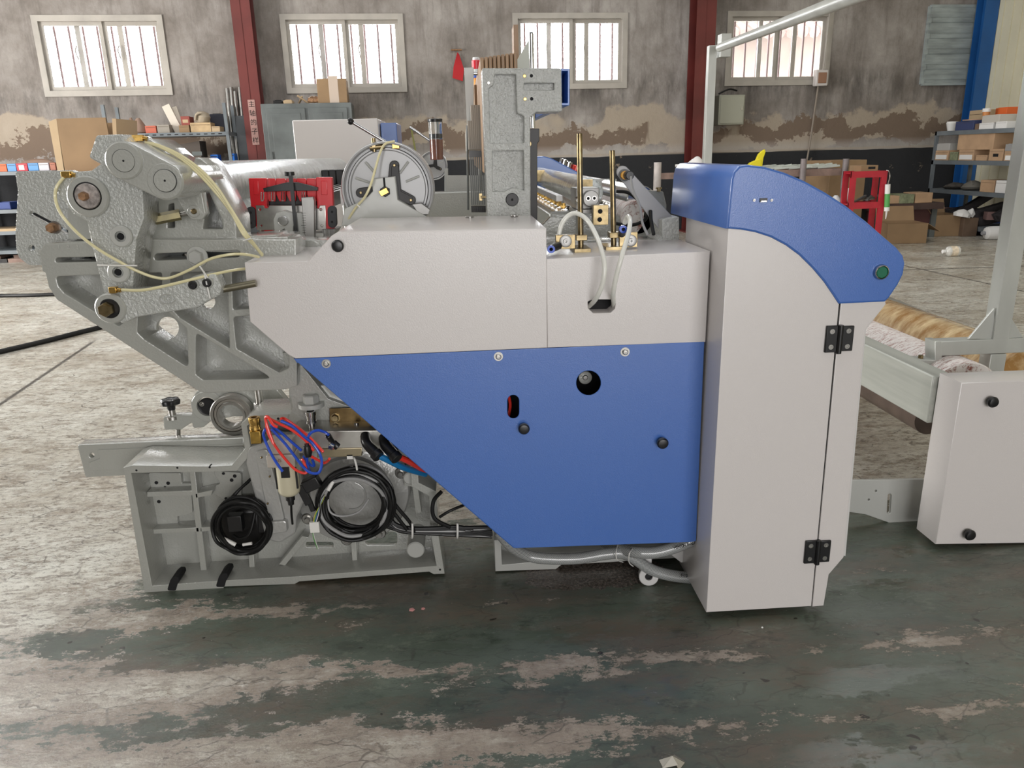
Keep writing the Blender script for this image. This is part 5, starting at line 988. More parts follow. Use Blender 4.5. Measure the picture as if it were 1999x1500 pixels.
# far post and overhead tube
YFp = 2.45 + 3.35; top = at(1417, 88, YFp)
MB().box((px0.x + .0, YFp, .0), (px0.x + w_, YFp + w_, top.z)).build('square_post', TKT, TK, bev=.002, label='far upright post of the frame') if abs(at(1406, 90, YFp).x - px0.x) < .25 else MB().box((at(1403, 300, YFp).x, YFp, 0), (at(1421, 300, YFp).x, YFp + w_, top.z)).build('square_post', TKT, TK, bev=.002, label='far upright post of the frame')
a0, a1 = at(1405, 93, YFp - .1), at(1660, -4, 3.1)
MB().cyl(a0, a0 + (a1 - a0) * 1.5, .028, 24, .002).build('overhead_tube', TKT, TK)
MB().box((a0.x + .03, YFp - .04, top.z - .08), (a0.x + .1, YFp + .05, top.z + .07)).build('tube_saddle', TKT, TK)
# rolls lying on the stand
GOLD, N, L, B = node_mat('golden_film_roll'); tc = N.new('ShaderNodeTexCoord').outputs['Object']
L.new(mixc(N, L, mrange(N, L, noise(N, L, tc, 7, 6, .7, (1, 2.5, 1)), .38, .64), (.36, .19, .06), (.80, .62, .36)), B.inputs['Base Color']); B.inputs['Roughness'].default_value = .22; B.inputs['Coat Weight'].default_value = .8
bp = N.new('ShaderNodeBump'); bp.inputs['Strength'].default_value = .6; L.new(noise(N, L, tc, 12, 4, .7, (1, 4, 1)), bp.inputs['Height']); L.new(bp.outputs[0], B.inputs['Normal'])
def roll(name, label, px, py, Y0, Y1, r, m, cat='roll'):
    p = at(px, py, Y0); t = thing(name, label, cat, (p.x, Y0, p.z - r)); MB().cyl(p, (p.x, Y1, p.z), r, 56, .004).build('wound_cloth', m, t); MB().cyl((p.x, Y0 - .05, p.z), (p.x, Y1 + .05, p.z), r * .3, 24).build('core_tube', STEEL, t); return t
roll('cloth_roll', 'roll of white and pink speckled cloth behind the white end box', 1882, 778, 2.36, 5.3, .125, YARN)
roll('film_roll', 'golden film-wrapped roll behind the speckled cloth roll', 2005, 750, 2.5, 5.4, .125, GOLD)
cb_ = at(1815, 800, 2.4); MB().cyl((cb_.x - .03, 2.35, cb_.z - .02), (cb_.x - .03, 5.3, cb_.z - .02), .05, 28).build('lower_roller', mat('dark_brown_roller', (.10, .07, .055), .35, var=.3, vscale=12), TK)
for y in (3.4, 5.2): MB().box((a.x + .0, y, .3), (a.x + .8, y + .06, .36)).box((a.x, y, 0), (a.x + .05, y + .05, .5)).build('cradle', G_PAINT, TK)
# steel channel beyond
a, b = fl(1735, 585, .10), fl(1908, 655, .10)
ch = thing('steel_channel', 'long grey steel channel lying on the floor behind the rolls', 'steel channel', (a.x, (a.y + b.y) / 2, 0))
d = (b - a).normalized(); e1 = a - d * .2; e2 = b + d * .6
MB().bar(e1, e2, .09, .008).bar(e1 - Vector((0, 0, .097)), e2 - Vector((0, 0, .097)), .09, .008).bar(e1 + d.cross(Vector((0, 0, 1))) * -.04 - Vector((0, 0, .05)), e2 + d.cross(Vector((0, 0, 1))) * -.04 - Vector((0, 0, .05)), .008, .1).build('channel_section', mat('dull_channel_paint', (.22, .21, .18), .45, var=.2), ch)
# ================================================================ background: lockers, shelves, boxes, benches
def carton(name, label, cat, x0, x1, y0, y1, z0, z1, m, group=None, rot=0.0, flaps=None, tape=None):
    """a cardboard box: closed (walls and lid seam) or open with flaps"""
    cx_, cy_ = (x0 + x1) / 2, (y0 + y1) / 2; t = thing(name, label, cat, (cx_, cy_, z0), group)
    w, d, h = (x1 - x0) / 2, (y1 - y0) / 2, z1 - z0; rm = Matrix.Translation((cx_, cy_, z0)) @ Matrix.Rotation(rot, 4, 'Z')
    M_ = MB(); th = .006
    if flaps:
        for a, b in (((-w, -d, 0), (w, -d + th, h)), ((-w, d - th, 0), (w, d, h)), ((-w, -d + th, 0), (-w + th, d - th, h)), ((w - th, -d + th, 0), (w, d - th, h)), ((-w, -d, 0), (w, d, th))): M_.box(a, b, M=rm)
        M_.build('box_body', m, t)
        for f in flaps:
            F = MB(); L_ = min(d, w, .2)
            if f == 'f': q = [(-w, -d, h), (w, -d, h), (w * .97, -d - L_ * .6, h - L_ * .7), (-w * .97, -d - L_ * .6, h - L_ * .7)]
            if f == 'b': q = [(-w, d, h), (w, d, h), (w * .97, d + L_ * .3, h + L_ * .9), (-w * .97, d + L_ * .3, h + L_ * .9)]
            if f == 'l': q = [(-w, -d, h), (-w, d, h), (-w - L_ * .6, d * .97, h + L_ * .7), (-w - L_ * .6, -d * .97, h + L_ * .7)]
            if f == 'r': q = [(w, -d, h), (w, d, h), (w + L_ * .8, d * .97, h - L_ * .5), (w + L_ * .8, -d * .97, h - L_ * .5)]
            q = [rm @ Vector(p) for p in q]; n_ = (q[1] - q[0]).cross(q[2] - q[0]).normalized() * .005
            F.poly(q); F.poly([p + n_ for p in reversed(q)])
            i = 0
            for k in range(4): F.poly([q[k], q[k] + n_, q[(k + 1) % 4] + n_, q[(k + 1) % 4]])
            F.build('flap', m, t)
    else:
        M_.box((-w, -d, 0), (w, d, h), M=rm); M_.build('box_body', m, t, bev=min(.006, w * .1))
        S_ = MB(); S_.box((-w - .001, -.002, h - .001), (w + .001, .002, h + .0015), M=rm); S_.build('lid_seam', mat('dark_seam', (.08, .05, .03), .9), t)
    if tape: MB().box((-w * .25, -d - .002, h * .12), (w * .22, -d, h * .98), M=rm).build('tape', tape, t)
    return t
def paper(t, x0, x1, y, z0, z1, m=PAPER): MB().box((x0, y - .002, z0), (x1, y, z1)).build('paper_label', m, t)
def wy(px, py, off): s_, z_ = onwall(px, py, off); return wpos(s_, 0, off), z_
# big open carton on the left
YQ = 7.2
a = at(97, 232, YQ); b = at(228, 335, YQ); TBZ = at(150, 336, YQ).z
TB = thing('packing_table', 'low table hidden behind the loom that carries the tall open carton', 'table', ((a.x + b.x) / 2, YQ + .3, 0))
tx0, tx1 = a.x + .05, b.x + .4
MB().box((tx0, YQ - .1, TBZ - .04), (tx1, YQ + .7, TBZ)).build('table_top', DIRTW, TB)
for x in (tx0 + .03, tx1 - .09):
    for y in (YQ - .07, YQ + .62): MB().box((x, y, 0), (x + .05, y + .05, TBZ - .04)).build('leg', SHELF, TB)
BG = thing('cardboard_carton', 'tall open brown carton standing behind the left end of the loom', 'cardboard box', ((a.x + b.x) / 2, YQ + .2, TBZ))
e = at(108, 240, YQ).x
MB().poly([(at(125, 333, YQ).x, YQ, TBZ), (b.x - .01, YQ, TBZ), (b.x - .02, YQ, a.z - .0), (at(110, 232, YQ).x, YQ, a.z)]).poly([(at(125, 333, YQ).x, YQ + .012, TBZ), (at(110, 232, YQ).x, YQ + .012, a.z), (b.x - .02, YQ + .012, a.z), (b.x - .01, YQ + .012, TBZ)]).poly([(at(110, 232, YQ).x, YQ, a.z), (b.x - .02, YQ, a.z), (b.x - .02, YQ + .012, a.z), (at(110, 232, YQ).x, YQ + .012, a.z)]).build('front_wall', CARD, BG)
plate('side_wall', [(95, 238), (110, 232), (127, 336), (113, 336)], YQ, .5, CARDL, BG); plate('side_strip', [(219, 232), (226, 232), (231, 336), (224, 336)], YQ - .002, .45, mat('mid_cardboard', (.42, .30, .18), .85), BG)
plate('back_wall', [(112, 240), (224, 240), (228, 336), (124, 336)], YQ + .45, .01, CARD, BG)
# lockers
lkx, _ = wy(505, 300, .75); q = onwall(508, 203, .75); q1 = onwall(632, 203, .75); LH = q[1]
LK = thing('steel_locker', 'old grey steel locker pair standing by the rear wall right of the red column', 'locker', wpos((q[0] + q1[0]) / 2, 0, .4))
def wbox(s0_, s1_, z0, z1, o0, o1): # box in the wall's frame, offsets in front of the wall
    M_ = MB(); i = 0
    for s_ in (s0_, s1_):
        for o_ in (o1, o0):
            for z_ in (z0, z1): M_.v.append(tuple(wpos(s_, z_, o_)))
    M_.f = [(0, 1, 3, 2), (4, 6, 7, 5), (0, 4, 5, 1), (2, 3, 7, 6), (0, 2, 6, 4), (1, 5, 7, 3)]; return M_
sa_, sb_ = q[0], q1[0] + .35; sm = (sa_ + sb_) / 2
wbox(sa_, sb_, 0, LH, .15, .75).build('cabinet_body', LOCK, LK, bev=.006)
for u0, u1 in ((sa_ + .06, sm - .02), (sm + .02, sb_ - .06)):
    for z0, z1 in ((.08, .92), (.98, LH - .06)):
        dr = wbox(u0, u1, z0, z1, .75, .77).build('door', LOCK, LK, bev=.004); wbox(u0 + .06, u1 - .06, z0 + .06, z1 - .06, .77, .776).build('raised_panel', LOCK, dr, bev=.003); wbox(u0 + .015, u0 + .03, z0 + .2, z0 + .32, .77, .79).build('hinge', LOCK, dr)
# carton on the locker
q0 = onwall(625, 233, .6); q2 = onwall(678, 185, .6)
LB = thing('cardboard_carton', 'brown carton with clear tape on top of the grey lockers', 'cardboard box', wpos((q0[0] + q2[0]) / 2, LH, .5))
wbox(q0[0], q2[0], LH, LH + (q2[1] - onwall(650, 233, .6)[1]) , .25, .65).build('box_body', CARD, LB, bev=.005); wbox(q0[0] + .15, q0[0] + .27, LH, LH + .33, .65, .652).build('tape', mat('clear_tape', (.52, .42, .34), .3), LB)
# small junk on top of the lockers
junk = [('wood_block', 'small pale wood block on the locker top', 'wood block', 553, 571, .05, CARDL), ('tool_case', 'flat dark tool case on the locker top beside the wood block', 'case', 533, 551, .05, BLACKM), ('work_glove', 'dark brown bundle on the locker top against the carton', 'bundle', 604, 624, .12, RUST), ('wire_offcut', 'pale bent strip of packing on the locker top', 'packing strip', 580, 600, .09, CARDL)]
for nm, lab, cat, p0_, p1_, h_, m in junk:
    u0, u1 = onwall(p0_, 200, .6)[0], onwall(p1_, 200, .6)[0]; t = thing(nm, lab, cat, wpos((u0 + u1) / 2, LH, .5))
    if 'bundle' in lab:
        for k in range(3): M_ = MB(); c = wpos(u0 + (u1 - u0) * (k + .5) / 3, LH + .05, .5); M_.lathe(c - Vector((0, 0, .05)), (.2, 0, 1), [(0, .04), (.03, .065), (.07, .06), (.1, .02)], 10); M_.build('fold', m, t)
    elif 'strip' in lab: MB().bar(wpos(u0, LH + .11, .5), wpos(u1, LH + .015, .45), .03, .02).bar(wpos(u0, LH + .02, .4), wpos(u0 + .06, LH + .1, .5), .02, .02).build('strip', m, t)
    else: wbox(u0, u1, LH, LH + h_, .4, .6).build('body', m, t, bev=.01); wbox(u0 + .02, u1 - .02, LH + h_, LH + h_ + .01, .45, .55).build('top_piece', m, t)
# leaning bars
for k, (px, top, m) in enumerate(((441, 172, STEEL), (449, 170, STEEL), (457, 178, STEEL), (466, 170, STEEL), (472, 185, BLACKM), (477, 130, mat('tan_steel_pipe', (.42, .36, .28), .5, .3)))):
    s0_, z0_ = onwall(px, top, .12); s1_, _ = onwall(px + 14, 330, .4); t = thing('steel_bar', ['short steel bar leaning on the wall, leftmost of the bars', 'steel bar leaning on the wall, second from the left', 'steel bar leaning on the wall, third from the left', 'steel bar leaning on the wall, fourth from the left', 'dark steel bar leaning beside the red column', 'tan steel pipe, tallest of those leaning beside the red column'][k], 'steel bar', wpos(s1_, 0, .4), 'steel stock leaning on the rear wall')
    MB().cyl(wpos(s1_, 0, .4), wpos(s0_, z0_, .06), .028, 12).build('bar', m, t)
wq = onwall(462, 225, .35); t = thing('steel_plank', 'wide dark steel plank leaning between the bars', 'steel bar', wpos(wq[0] + .05, 0, .45)); MB().bar(wpos(wq[0] + .08, 0.01, .5), wpos(wq[0], wq[1], .15), .13, .02, up=WN).build('plank', mat('dark_steel_plank', (.08, .085, .09), .45, .5), t)
# red pennant on the wall
s_, z_ = onwall(893, 99, .02); t = thing('red_pennant', 'red cloth hanging from a hook on the wall between the windows', 'cloth', wpos(s_, z_ - .35, .03))
M_ = MB(); pt = [onwall(x, y, .04) for x, y in ((893, 103), (896, 106), (905, 135), (903, 158), (884, 152), (886, 130))]; me = fillmesh([pt], .012, .004)
for v in me.vertices: x, y, z = v.co; v.co = WM @ Vector((x, y, -.04 + z + .012 * math.sin(x * 50)))
finish('cloth', me, mat('red_cloth', (.42, .015, .02), .8), t); MB().cyl(wpos(s_ - .09, z_ + .01, .03), wpos(s_ + .06, z_ + .01, .03), .012, 10).build('hook_bar', RUST, t)
# electric box and its cable, small sockets
u0, z1 = onwall(1421, 185, .2); u1, z0 = onwall(1453, 243, .2); t = thing('electric_box', 'beige electric box on the rear wall right of the red column', 'electric box', wpos((u0 + u1) / 2, z0, .1))
wbox(u0 - .12, u1, z0, z1, 0, .18).build('box_body', mat('beige_box', (.36, .36, .29), .5), t, bev=.01); wbox(u0 - .1, u1 - .02, z0 + .02, z1 - .02, .18, .19).build('door', mat('beige_box', (.36, .36, .29), .5), t, bev=.004); wbox(u1 - .06, u1 - .04, z0 + .2, z0 + .25, .19, .2).build('lock', CHROME, t)
MB().tube([wpos(u0 - .1, z1 + .02, .1), wpos(u0 + .05, z1 + .08, .12), wpos(u1 - .1, z1 + .06, .1)], .012).build('cable', CABLE, t)
u0, z1 = onwall(1594, 136, .12); u1, z0 = onwall(1615, 168, .12); t = thing('switch_housing', 'small clear and copper switch housing on a conduit at the window corner', 'switch', wpos((u0 + u1) / 2, z0, .05))
wbox(u0, u1, z0, z1, .03, .13).build('housing', mat('clear_plastic_box', (.62, .58, .56), .2), t, bev=.015); wbox(u0 + .03, u1 - .03, z0 + .04, z1 - .04, .13, .14).build('copper_plate', mat('copper_brown', (.30, .16, .10), .4), t, bev=.008)
MB().tube([wpos(u1 - .05, z1, .06), wpos(u1 - .02, z1 + .9, .05)], .012, 8).build('conduit', WFRAME, t); MB().tube([wpos(u0 + .08, z0, .06), wpos(u0 + .02, z0 - .9, .05), wpos(u0 - .04, .7, .05)], .014, 8).build('conduit', mat('dirty_conduit', (.26, .22, .18), .6), t)
# --- left shelves
def shelf_unit(name, label, s0_, s1_, zs, o0, o1, m, perf=False, top=None):
    t = thing(name, label, 'shelf', wpos((s0_ + s1_) / 2, 0, (o0 + o1) / 2)); top = top or max(zs)
    for z in zs:
        b_ = wbox(s0_, s1_, z - .045, z, o0, o1).build('shelf_board', m, t)
        if perf:
            for k in range(int((s1_ - s0_) / .09)): wbox(s0_ + .03 + k * .09, s0_ + .075 + k * .09, z - .03, z - .018, o1, o1 + .001).build('slot_hole', HOLE, b_) if k < 24 else None
    for s_ in (s0_, s1_ - .04):
        for o_ in (o0, o1 - .04): wbox(s_, s_ + .04, 0, top, o_, o_ + .04).build('upright', m, t)
    return t
s0_, zA = onwall(-90, 338, .7); s1_, _ = onwall(108, 332, .7)
_, zB = onwall(10, 410, .7); _, zC = onwall(10, 452, .7)
shelf_unit('steel_shelf', 'grey steel shelf at the far left with a row of small coloured boxes on top', s0_, s1_, [.16, zC, zB, zA], .15, .7, SHELF)
wbox(s0_ + .05, s1_ - .3, zC, zC + .03, .25, .69).build('pale_plank', CARDL, None, label='pale plank lying on the low shelf at the far left', cat='plank')
col = [(-8, 11, (.60, .12, .03), 'orange'), (12, 29.5, (.10, .28, .55), 'blue, left of the red one'), (30, 52, (.50, .03, .05), 'red with a white label'), (53, 73, (.10, .26, .52), 'blue, right of the red one'), (74, 94, (.55, .52, .55), 'off-white'), (96, 107, (.35, .12, .07), 'dark red-brown')]
for px0_, px1_, c, lab in col:
    u0, z1 = onwall(px0_, 318, .62); u1, _ = onwall(px1_, 318, .62); t = thing('small_box', 'small box in the row on the far left shelf: ' + lab, 'box', wpos((u0 + u1) / 2, zA, .5), 'row of small boxes on the far left shelf')
    wbox(u0, u1, zA, zA + .095, .4, .62).build('box_body', mat('box_' + lab.split(' ')[0].split(',')[0], c, .5), t, bev=.004); wbox(u0 + .01, u1 - .01, zA + .07, zA + .074, .62, .622).build('lid_edge', mat('dark_seam', (.08, .05, .03), .9), t)
    if 'label' in lab: wbox(u0 + .03, u1 - .04, zA + .015, zA + .075, .62, .622).build('paper_label', PAPER, t)
u0, _ = onwall(28, 306, .4); u1, _ = onwall(98, 306, .4); t = thing('torn_paper_sack', 'torn brown paper sack lying behind the small coloured boxes', 'sack', wpos((u0 + u1) / 2, zA, .3))
MB().lathe(wpos(u0, zA + .075, .28), WU, [(0, .02), (.06, .06), (.2, .075), (.3, .07), (u1 - u0 - .05, .055), (u1 - u0, .02)], 9).build('sack_body', mat('brown_sack', (.30, .20, .15), .7, bump=1, bscale=12), t)
# blue bin on the middle shelf
u0, _ = onwall(-20, 400, .6); u1, _ = onwall(20, 400, .6); t = thing('blue_bin', 'blue parts bin on the middle board of the far left shelf', 'bin', wpos((u0 + u1) / 2, zB, .5)); wbox(u0, u1, zB, zB + .012, .3, .6).build('bottom', mat('blue_bin', (.02, .05, .22), .5), t)
for args in ((u0, u0 + .01, .3, .6), (u1 - .01, u1, .3, .6), (u0, u1, .3, .31), (u0, u1, .59, .6)): wbox(args[0], args[1], zB, zB + .09, args[2], args[3]).build('side', mat('blue_bin', (.02, .05, .22), .5), t)
# second shelf with clutter
s0_, zA = onwall(205, 262, .7); s1_, _ = onwall(447, 262, .7)
shelf_unit('slotted_steel_shelf', 'slotted angle steel shelf behind the loom, loaded with cartons', s0_, s1_, [.35, .95, zA], .15, .7, SHELF, True, zA + .35)
items = [('carton', 'brown box at the left end of the slotted shelf', 228, 240, 242, CARD, 'box'), ('sack', 'crumpled brown paper sack on the slotted shelf', 244, 276, 233, CARD, 'sack'), ('carton', 'small red and white box lying on the slotted shelf', 283, 305, 249, mat('box_red_white', (.50, .12, .07), .6), 'box'), ('carton', 'grey box with an open lid on the slotted shelf', 306, 331, 247, mat('grey_card', (.30, .27, .23), .8), 'box'),
         ('carton', 'small tan box below the dark red box', 349, 370, 248, CARD, 'box'), ('carton', 'wide tan printed box under the canvas bag', 371, 412, 243, mat('tan_card', (.48, .34, .19), .8, var=.2, vscale=9), 'box'), ('carton', 'small pinkish box at the right end of the slotted shelf', 413, 430, 250, CARDL, 'box')]
tops = {}
for kind, lab, p0_, p1_, py, m, cat in items:
    u0, z1 = onwall(p0_, py, .6); u1, _ = onwall(p1_, py, .6); t = thing('storage_box' if kind == 'carton' else 'paper_sack', lab, cat, wpos((u0 + u1) / 2, zA, .5)); h_ = z1 - zA + .02; tops[lab] = zA + h_
    if kind == 'carton': wbox(u0, u1 - .005, zA, zA + h_, .35, .6).build('box_body', m, t, bev=.004); wbox(u0 + .01, u1 - .015, zA + h_ * .75, zA + h_ * .79, .6, .602).build('lid_edge', mat('dark_seam', (.08, .05, .03), .9), t)
    else: MB().lathe(wpos((u0 + u1) / 2, zA, .45), (.1, 0, 1), [(0, .09), (.03, .11), (.1, .09), (h_ * .8, .05), (h_, .02)], 11).build('sack_body', mat('brown_sack', (.30, .20, .15), .7), t); MB().tube([wpos(u0 + .05, zA + .12, .45), wpos(u0 + .02, zA + h_, .45)], .02).build('twisted_neck', mat('brown_sack', (.30, .20, .15), .7), t)
z5 = tops['small tan box below the dark red box']; z6 = tops['wide tan printed box under the canvas bag']
u0, _ = onwall(353, 240, .6); u1, _ = onwall(370, 240, .6); t = thing('storage_box', 'dark red box stacked on the small tan box', 'box', wpos((u0 + u1) / 2, z5, .5)); wbox(u0, u1, z5, z5 + .11, .35, .58).build('box_body', mat('dark_red_card', (.26, .06, .045), .7), t, bev=.004); wbox(u0 + .02, u1 - .02, z5 + .03, z5 + .07, .58, .582).build('printed_band', CARDL, t)
um = (onwall(380, 230, .6)[0] + onwall(400, 230, .6)[0]) / 2; t = thing('canvas_bag', 'beige canvas bag slumped on the tan printed box', 'bag', wpos(um, z6, .5)); MB().lathe(wpos(um, z6, .48), (.15, 0, 1), [(0, .07), (.02, .085), (.08, .10), (.13, .07), (.145, .02)], 12).build('bag_body', mat('canvas', (.38, .32, .24), .9, bump=1, bscale=25), t); MB().tube([wpos(um - .07, z6 + .03, .56), wpos(um - .04, z6 + .1, .59), wpos(um + .02, z6 + .12, .58)], .014).build('bag_fold', mat('canvas', (.38, .32, .24), .9), t)
u0, _ = onwall(404, 235, .5); u1, _ = onwall(432, 235, .5)
t = thing('black_case', 'dark blue-black case at the right end of the slotted shelf', 'case', wpos((u0 + u1) / 2, zA, .4)); wbox(u0, u1, zA, zA + .235, .17, .33).build('case_body', mat('dark_navy', (.018, .02, .035), .5), t, bev=.01); wbox(u0 + .04, u1 - .04, zA + .235, zA + .243, .2, .3).build('handle', BLACK, t)
u0, z0 = onwall(334, 240, .5); t = thing('foam_packing', 'white folded packing strip sticking up from the slotted shelf', 'packing strip', wpos(u0, zA, .4)); MB().bar(wpos(u0 + .08, zA + .0, .45), wpos(u0 - .06, z0 + .22, .4), .10, .04, up=WN).build('strip', mat('cream_foam', (.62, .56, .48), .7), t); MB().bar(wpos(u0 + .1, zA + .02, .4), wpos(u0 + .02, z0 + .2, .35), .08, .03, up=WN).build('fold', mat('cream_foam', (.62, .56, .48), .7), t)
# things under it
u0, z1 = onwall(345, 278, .5); u1, z0 = onwall(398, 316, .5); t = thing('dark_carton', 'dark tilted carton on the lower board of the slotted shelf', 'box', wpos((u0 + u1) / 2, .95, .4)); M_ = wbox(u0, u1, .95, z1 - .04, .25, .6); M_.v = [(x, y, z + (.05 if z > 1 and Vector((x, y, 0)).dot(WU) > ((WP + WU * ((u0 + u1) / 2)).dot(WU)) else 0)) for x, y, z in M_.v]; M_.build('box_body', mat('dark_card', (.075, .06, .05), .8), t); wbox(u0 + .2, u0 + .32, z0 + .08, z0 + .13, .6, .603).build('printed_mark', LOCK, t)
for lab, p0_, p1_, py, m in (('small blue plastic crate under the slotted shelf', 410, 425, 302, mat('crate_blue', (.01, .12, .48), .4)), ('blue plastic bottle crate beside the leaning bars', 446, 457, 300, mat('crate_blue', (.01, .12, .48), .4))):
    u0, z1 = onwall(p0_, py, .5); u1, _ = onwall(p1_, py, .5); zz_ = .95 if p0_ < 430 else 0; t = thing('blue_crate', lab, 'crate', wpos((u0 + u1) / 2, zz_, .4)); wbox(u0, u1, zz_, z1, .3, .5).build('crate_body', m, t, bev=.006); wbox(u0 + .01, u1 - .01, z1 - .03, z1 - .02, .5, .503).build('rim_groove', HOLE, t)
# dark boxes and planks low at the far left, under the far left shelf
for lab, p0_, p1_, zz_ in (('dusty brown board under the far left shelf', 14, 60, .0), ('dark bundle under the far left shelf', -30, 12, .0)):
    u0, _ = onwall(p0_, 480, .6); u1, _ = onwall(p1_, 480, .6); t = thing('floor_clutter', lab, 'clutter', wpos((u0 + u1) / 2, 0, .5)); wbox(u0, u1, 0, .05, .3, .66).build('lower_layer', DIRTW if 'board' in lab else BLACKM, t); wbox(u0 + .05, u1 - .1, .05, .09, .32, .6).build('upper_layer', DIRTW, t)

# --- right shelf along the cream wall (its long side faces the aisle)
XS = 6.75
def onx(px, py, x=XS): p = atX(px, py, x); return p.y, p.z
yA, zT = onx(1826, 257); yB_, _ = onx(1984, 247)
zS = [onx(1826, 257)[1], onx(1823, 313)[1], onx(1820, 368)[1]]
zS = [zT, (onx(1823, 313)[1]), onx(1819, 368)[1], .12]
RS = thing('steel_shelf', 'blue-grey steel shelf along the cream wall on the right, crowded with boxes', 'shelf', (XS + .3, (yA + yB_) / 2, 0))
yB_ = min(yB_, yA - 1.6)
for z in zS: MB().box((XS, yB_ - .5, z - .055), (XS + .6, yA, z)).build('shelf_board', SHELF, RS)
for x in (XS, XS + .56):
    for y in (yA - .04, yB_ - .5): MB().box((x, y, 0), (x + .04, y + .04, zT)).build('upright', SHELF, RS)
def rit(nm, lab, cat, px0_, px1_, top, k, m, x0=XS + .02, x1=XS + .3, kind='box', extra=None):
    """a thing on board k, its side facing the aisle spans px0..px1"""
    z = zS[k]; py = [252, 310, 370][k]; ya, _ = onx(px0_, py, x0); yb2, _ = onx(px1_, py, x0); ya, yb2 = max(ya, yb2), min(ya, yb2); h_ = max(.04, atX(px0_, top, x0).z - z); cy_ = (ya + yb2) / 2; t = thing(nm, lab, cat, ((x0 + x1) / 2, cy_, z))
    if kind == 'box':
        MB().box((x0, yb2 + .004, z), (x1, ya - .004, z + h_)).build('box_body', m, t, bev=.004); MB().box((x0 - .001, yb2 + .01, z + h_ * .78), (x0, ya - .01, z + h_ * .8)).build('lid_edge', mat('dark_seam', (.08, .05, .03), .9), t)
        if extra == 'label': MB().box((x0 - .003, yb2 + .03, z + h_ * .1), (x0 - .001, ya - .03, z + h_ * .55)).build('paper_label', PAPER, t)
        if extra == 'grip': MB().box((x0 - .003, cy_ - .05, z + h_ * .35), (x0 - .001, cy_ + .05, z + h_ * .6)).build('hand_hole', HOLE, t)
    elif kind == 'cyl':
        MB().lathe(((x0 + x1) / 2, cy_, z), (0, 0, 1), [(0, (ya - yb2) * .3), (h_ * .9, (ya - yb2) * .45), (h_, (ya - yb2) * .42)], 20).build('cup_body', m, t); MB().cyl(((x0 + x1) / 2, cy_, z + h_), ((x0 + x1) / 2, cy_, z + h_ + .01), (ya - yb2) * .42).build('rim', m, t)
    elif kind == 'sack':
        r = (ya - yb2) / 2; MB().lathe(((x0 + x1) / 2, cy_, z), (.1, .1, 1), [(0, r * .8), (h_ * .2, r), (h_ * .6, r * .8), (h_ * .9, r * .4), (h_, .02)], 10).build('bag_body', m, t); MB().tube([Vector((x0 + .08, cy_ - r * .6, z + h_ * .5)), Vector((x0 + .1, cy_, z + h_ * .85)), Vector((x0 + .1, cy_ + r * .6, z + h_ * .4))], .02).build('bag_fold', m, t)
    elif kind == 'bottle':
        r = (ya - yb2) / 2; MB().lathe(((x0 + x1) / 2, cy_, z), (0, 0, 1), [(0, r), (h_ * .6, r), (h_ * .75, r * .4), (h_ * .8, r * .35)], 20).build('bottle_body', m, t); MB().lathe(((x0 + x1) / 2, cy_, z + h_ * .8), (0, 0, 1), [(0, r * .4), (h_ * .2, r * .1)], 14).build('nozzle', mat('blue_cap', (.05, .1, .4), .4), t)
    return t, z + h_
NAVY = mat('navy_card', (.04, .055, .14), .6); TAN2 = mat('tan_card_wall', (.46, .30, .18), .85, var=.15, vscale=5); BRN = mat('brown_card_dark', (.16, .105, .07), .85, var=.2, vscale=5); GRN = mat('green_pattern_card', (.20, .22, .13), .8, var=.3, vscale=30)
rit('white_tub', 'small white tub at the left end of the top board of the right shelf', 'tub', 1832, 1846, 240, 0, PAPER, kind='cyl')
_, zn = rit('navy_box', 'dark blue box on the top board of the right shelf', 'box', 1864, 1900, 238, 0, NAVY)
rit('storage_box', 'small brown box beside the dark blue box on the top board', 'box', 1902, 1910, 242, 0, BRN)
_, zw = rit('white_box', 'white box with brown side on the top board under the leaning lid', 'box', 1910, 1938, 241, 0, PAPER)
rit('white_box', 'small white open box near the right end of the top board', 'box', 1942, 1964, 238, 0, PAPER)
rit('glue_bottle', 'cream squeeze bottle with a blue tip at the right end of the top board', 'bottle', 1970, 1983, 214, 0, mat('cream_plastic', (.62, .56, .42), .4), kind='bottle')
t_, zb_ = rit('storage_box', 'tall brown box at the back of the top board', 'box', 1930, 1975, 228, 0, BRN, XS + .32, XS + .56)
rit('storage_box', 'cream box behind the cup on the top board', 'box', 1888, 1925, 217, 0, CARDL, XS + .33, XS + .56)
def on_top(nm, lab, cat, px0_, px1_, z, h_, m, x0=XS + .03, x1=XS + .3, py=240, kind='box'):
    ya, _ = onx(px0_, py, x0); yb2, _ = onx(px1_, py, x0); cy_ = (ya + yb2) / 2; t = thing(nm, lab, cat, ((x0 + x1) / 2, cy_, z))
    if kind == 'box': MB().box((x0, yb2, z), (x1, ya, z + h_)).build('body', m, t, bev=.004); MB().box((x0 + .02, yb2 + .02, z + h_), (x1 - .02, ya - .02, z + h_ + .006)).build('top_face', m, t)
    if kind == 'disc': MB().lathe(((x0 + x1) / 2, cy_, z), (0, 0, 1), [(0, .05), (.004, .17), (.012, .175), (.012, .16), (.008, .05)], 28).build('tray_body', m, t); MB().ring(Vector(((x0 + x1) / 2, cy_, z + .01)), (0, 0, 1), .178, .168, .008, 28).build('tray_rim', mat('orange_rim', (.5, .25, .12), .5), t)
    if kind == 'cup': MB().lathe(((x0 + x1) / 2, cy_, z), (0, 0, 1), [(0, .035), (h_, .05), (h_, .045)], 20).build('cup_body', mat('orange_print', (.62, .25, .08), .5), t); MB().cyl(((x0 + x1) / 2, cy_, z + h_ * .7), ((x0 + x1) / 2, cy_, z + h_ + .004), .05, 20).build('cup_rim', PAPER, t)
    return z + h_
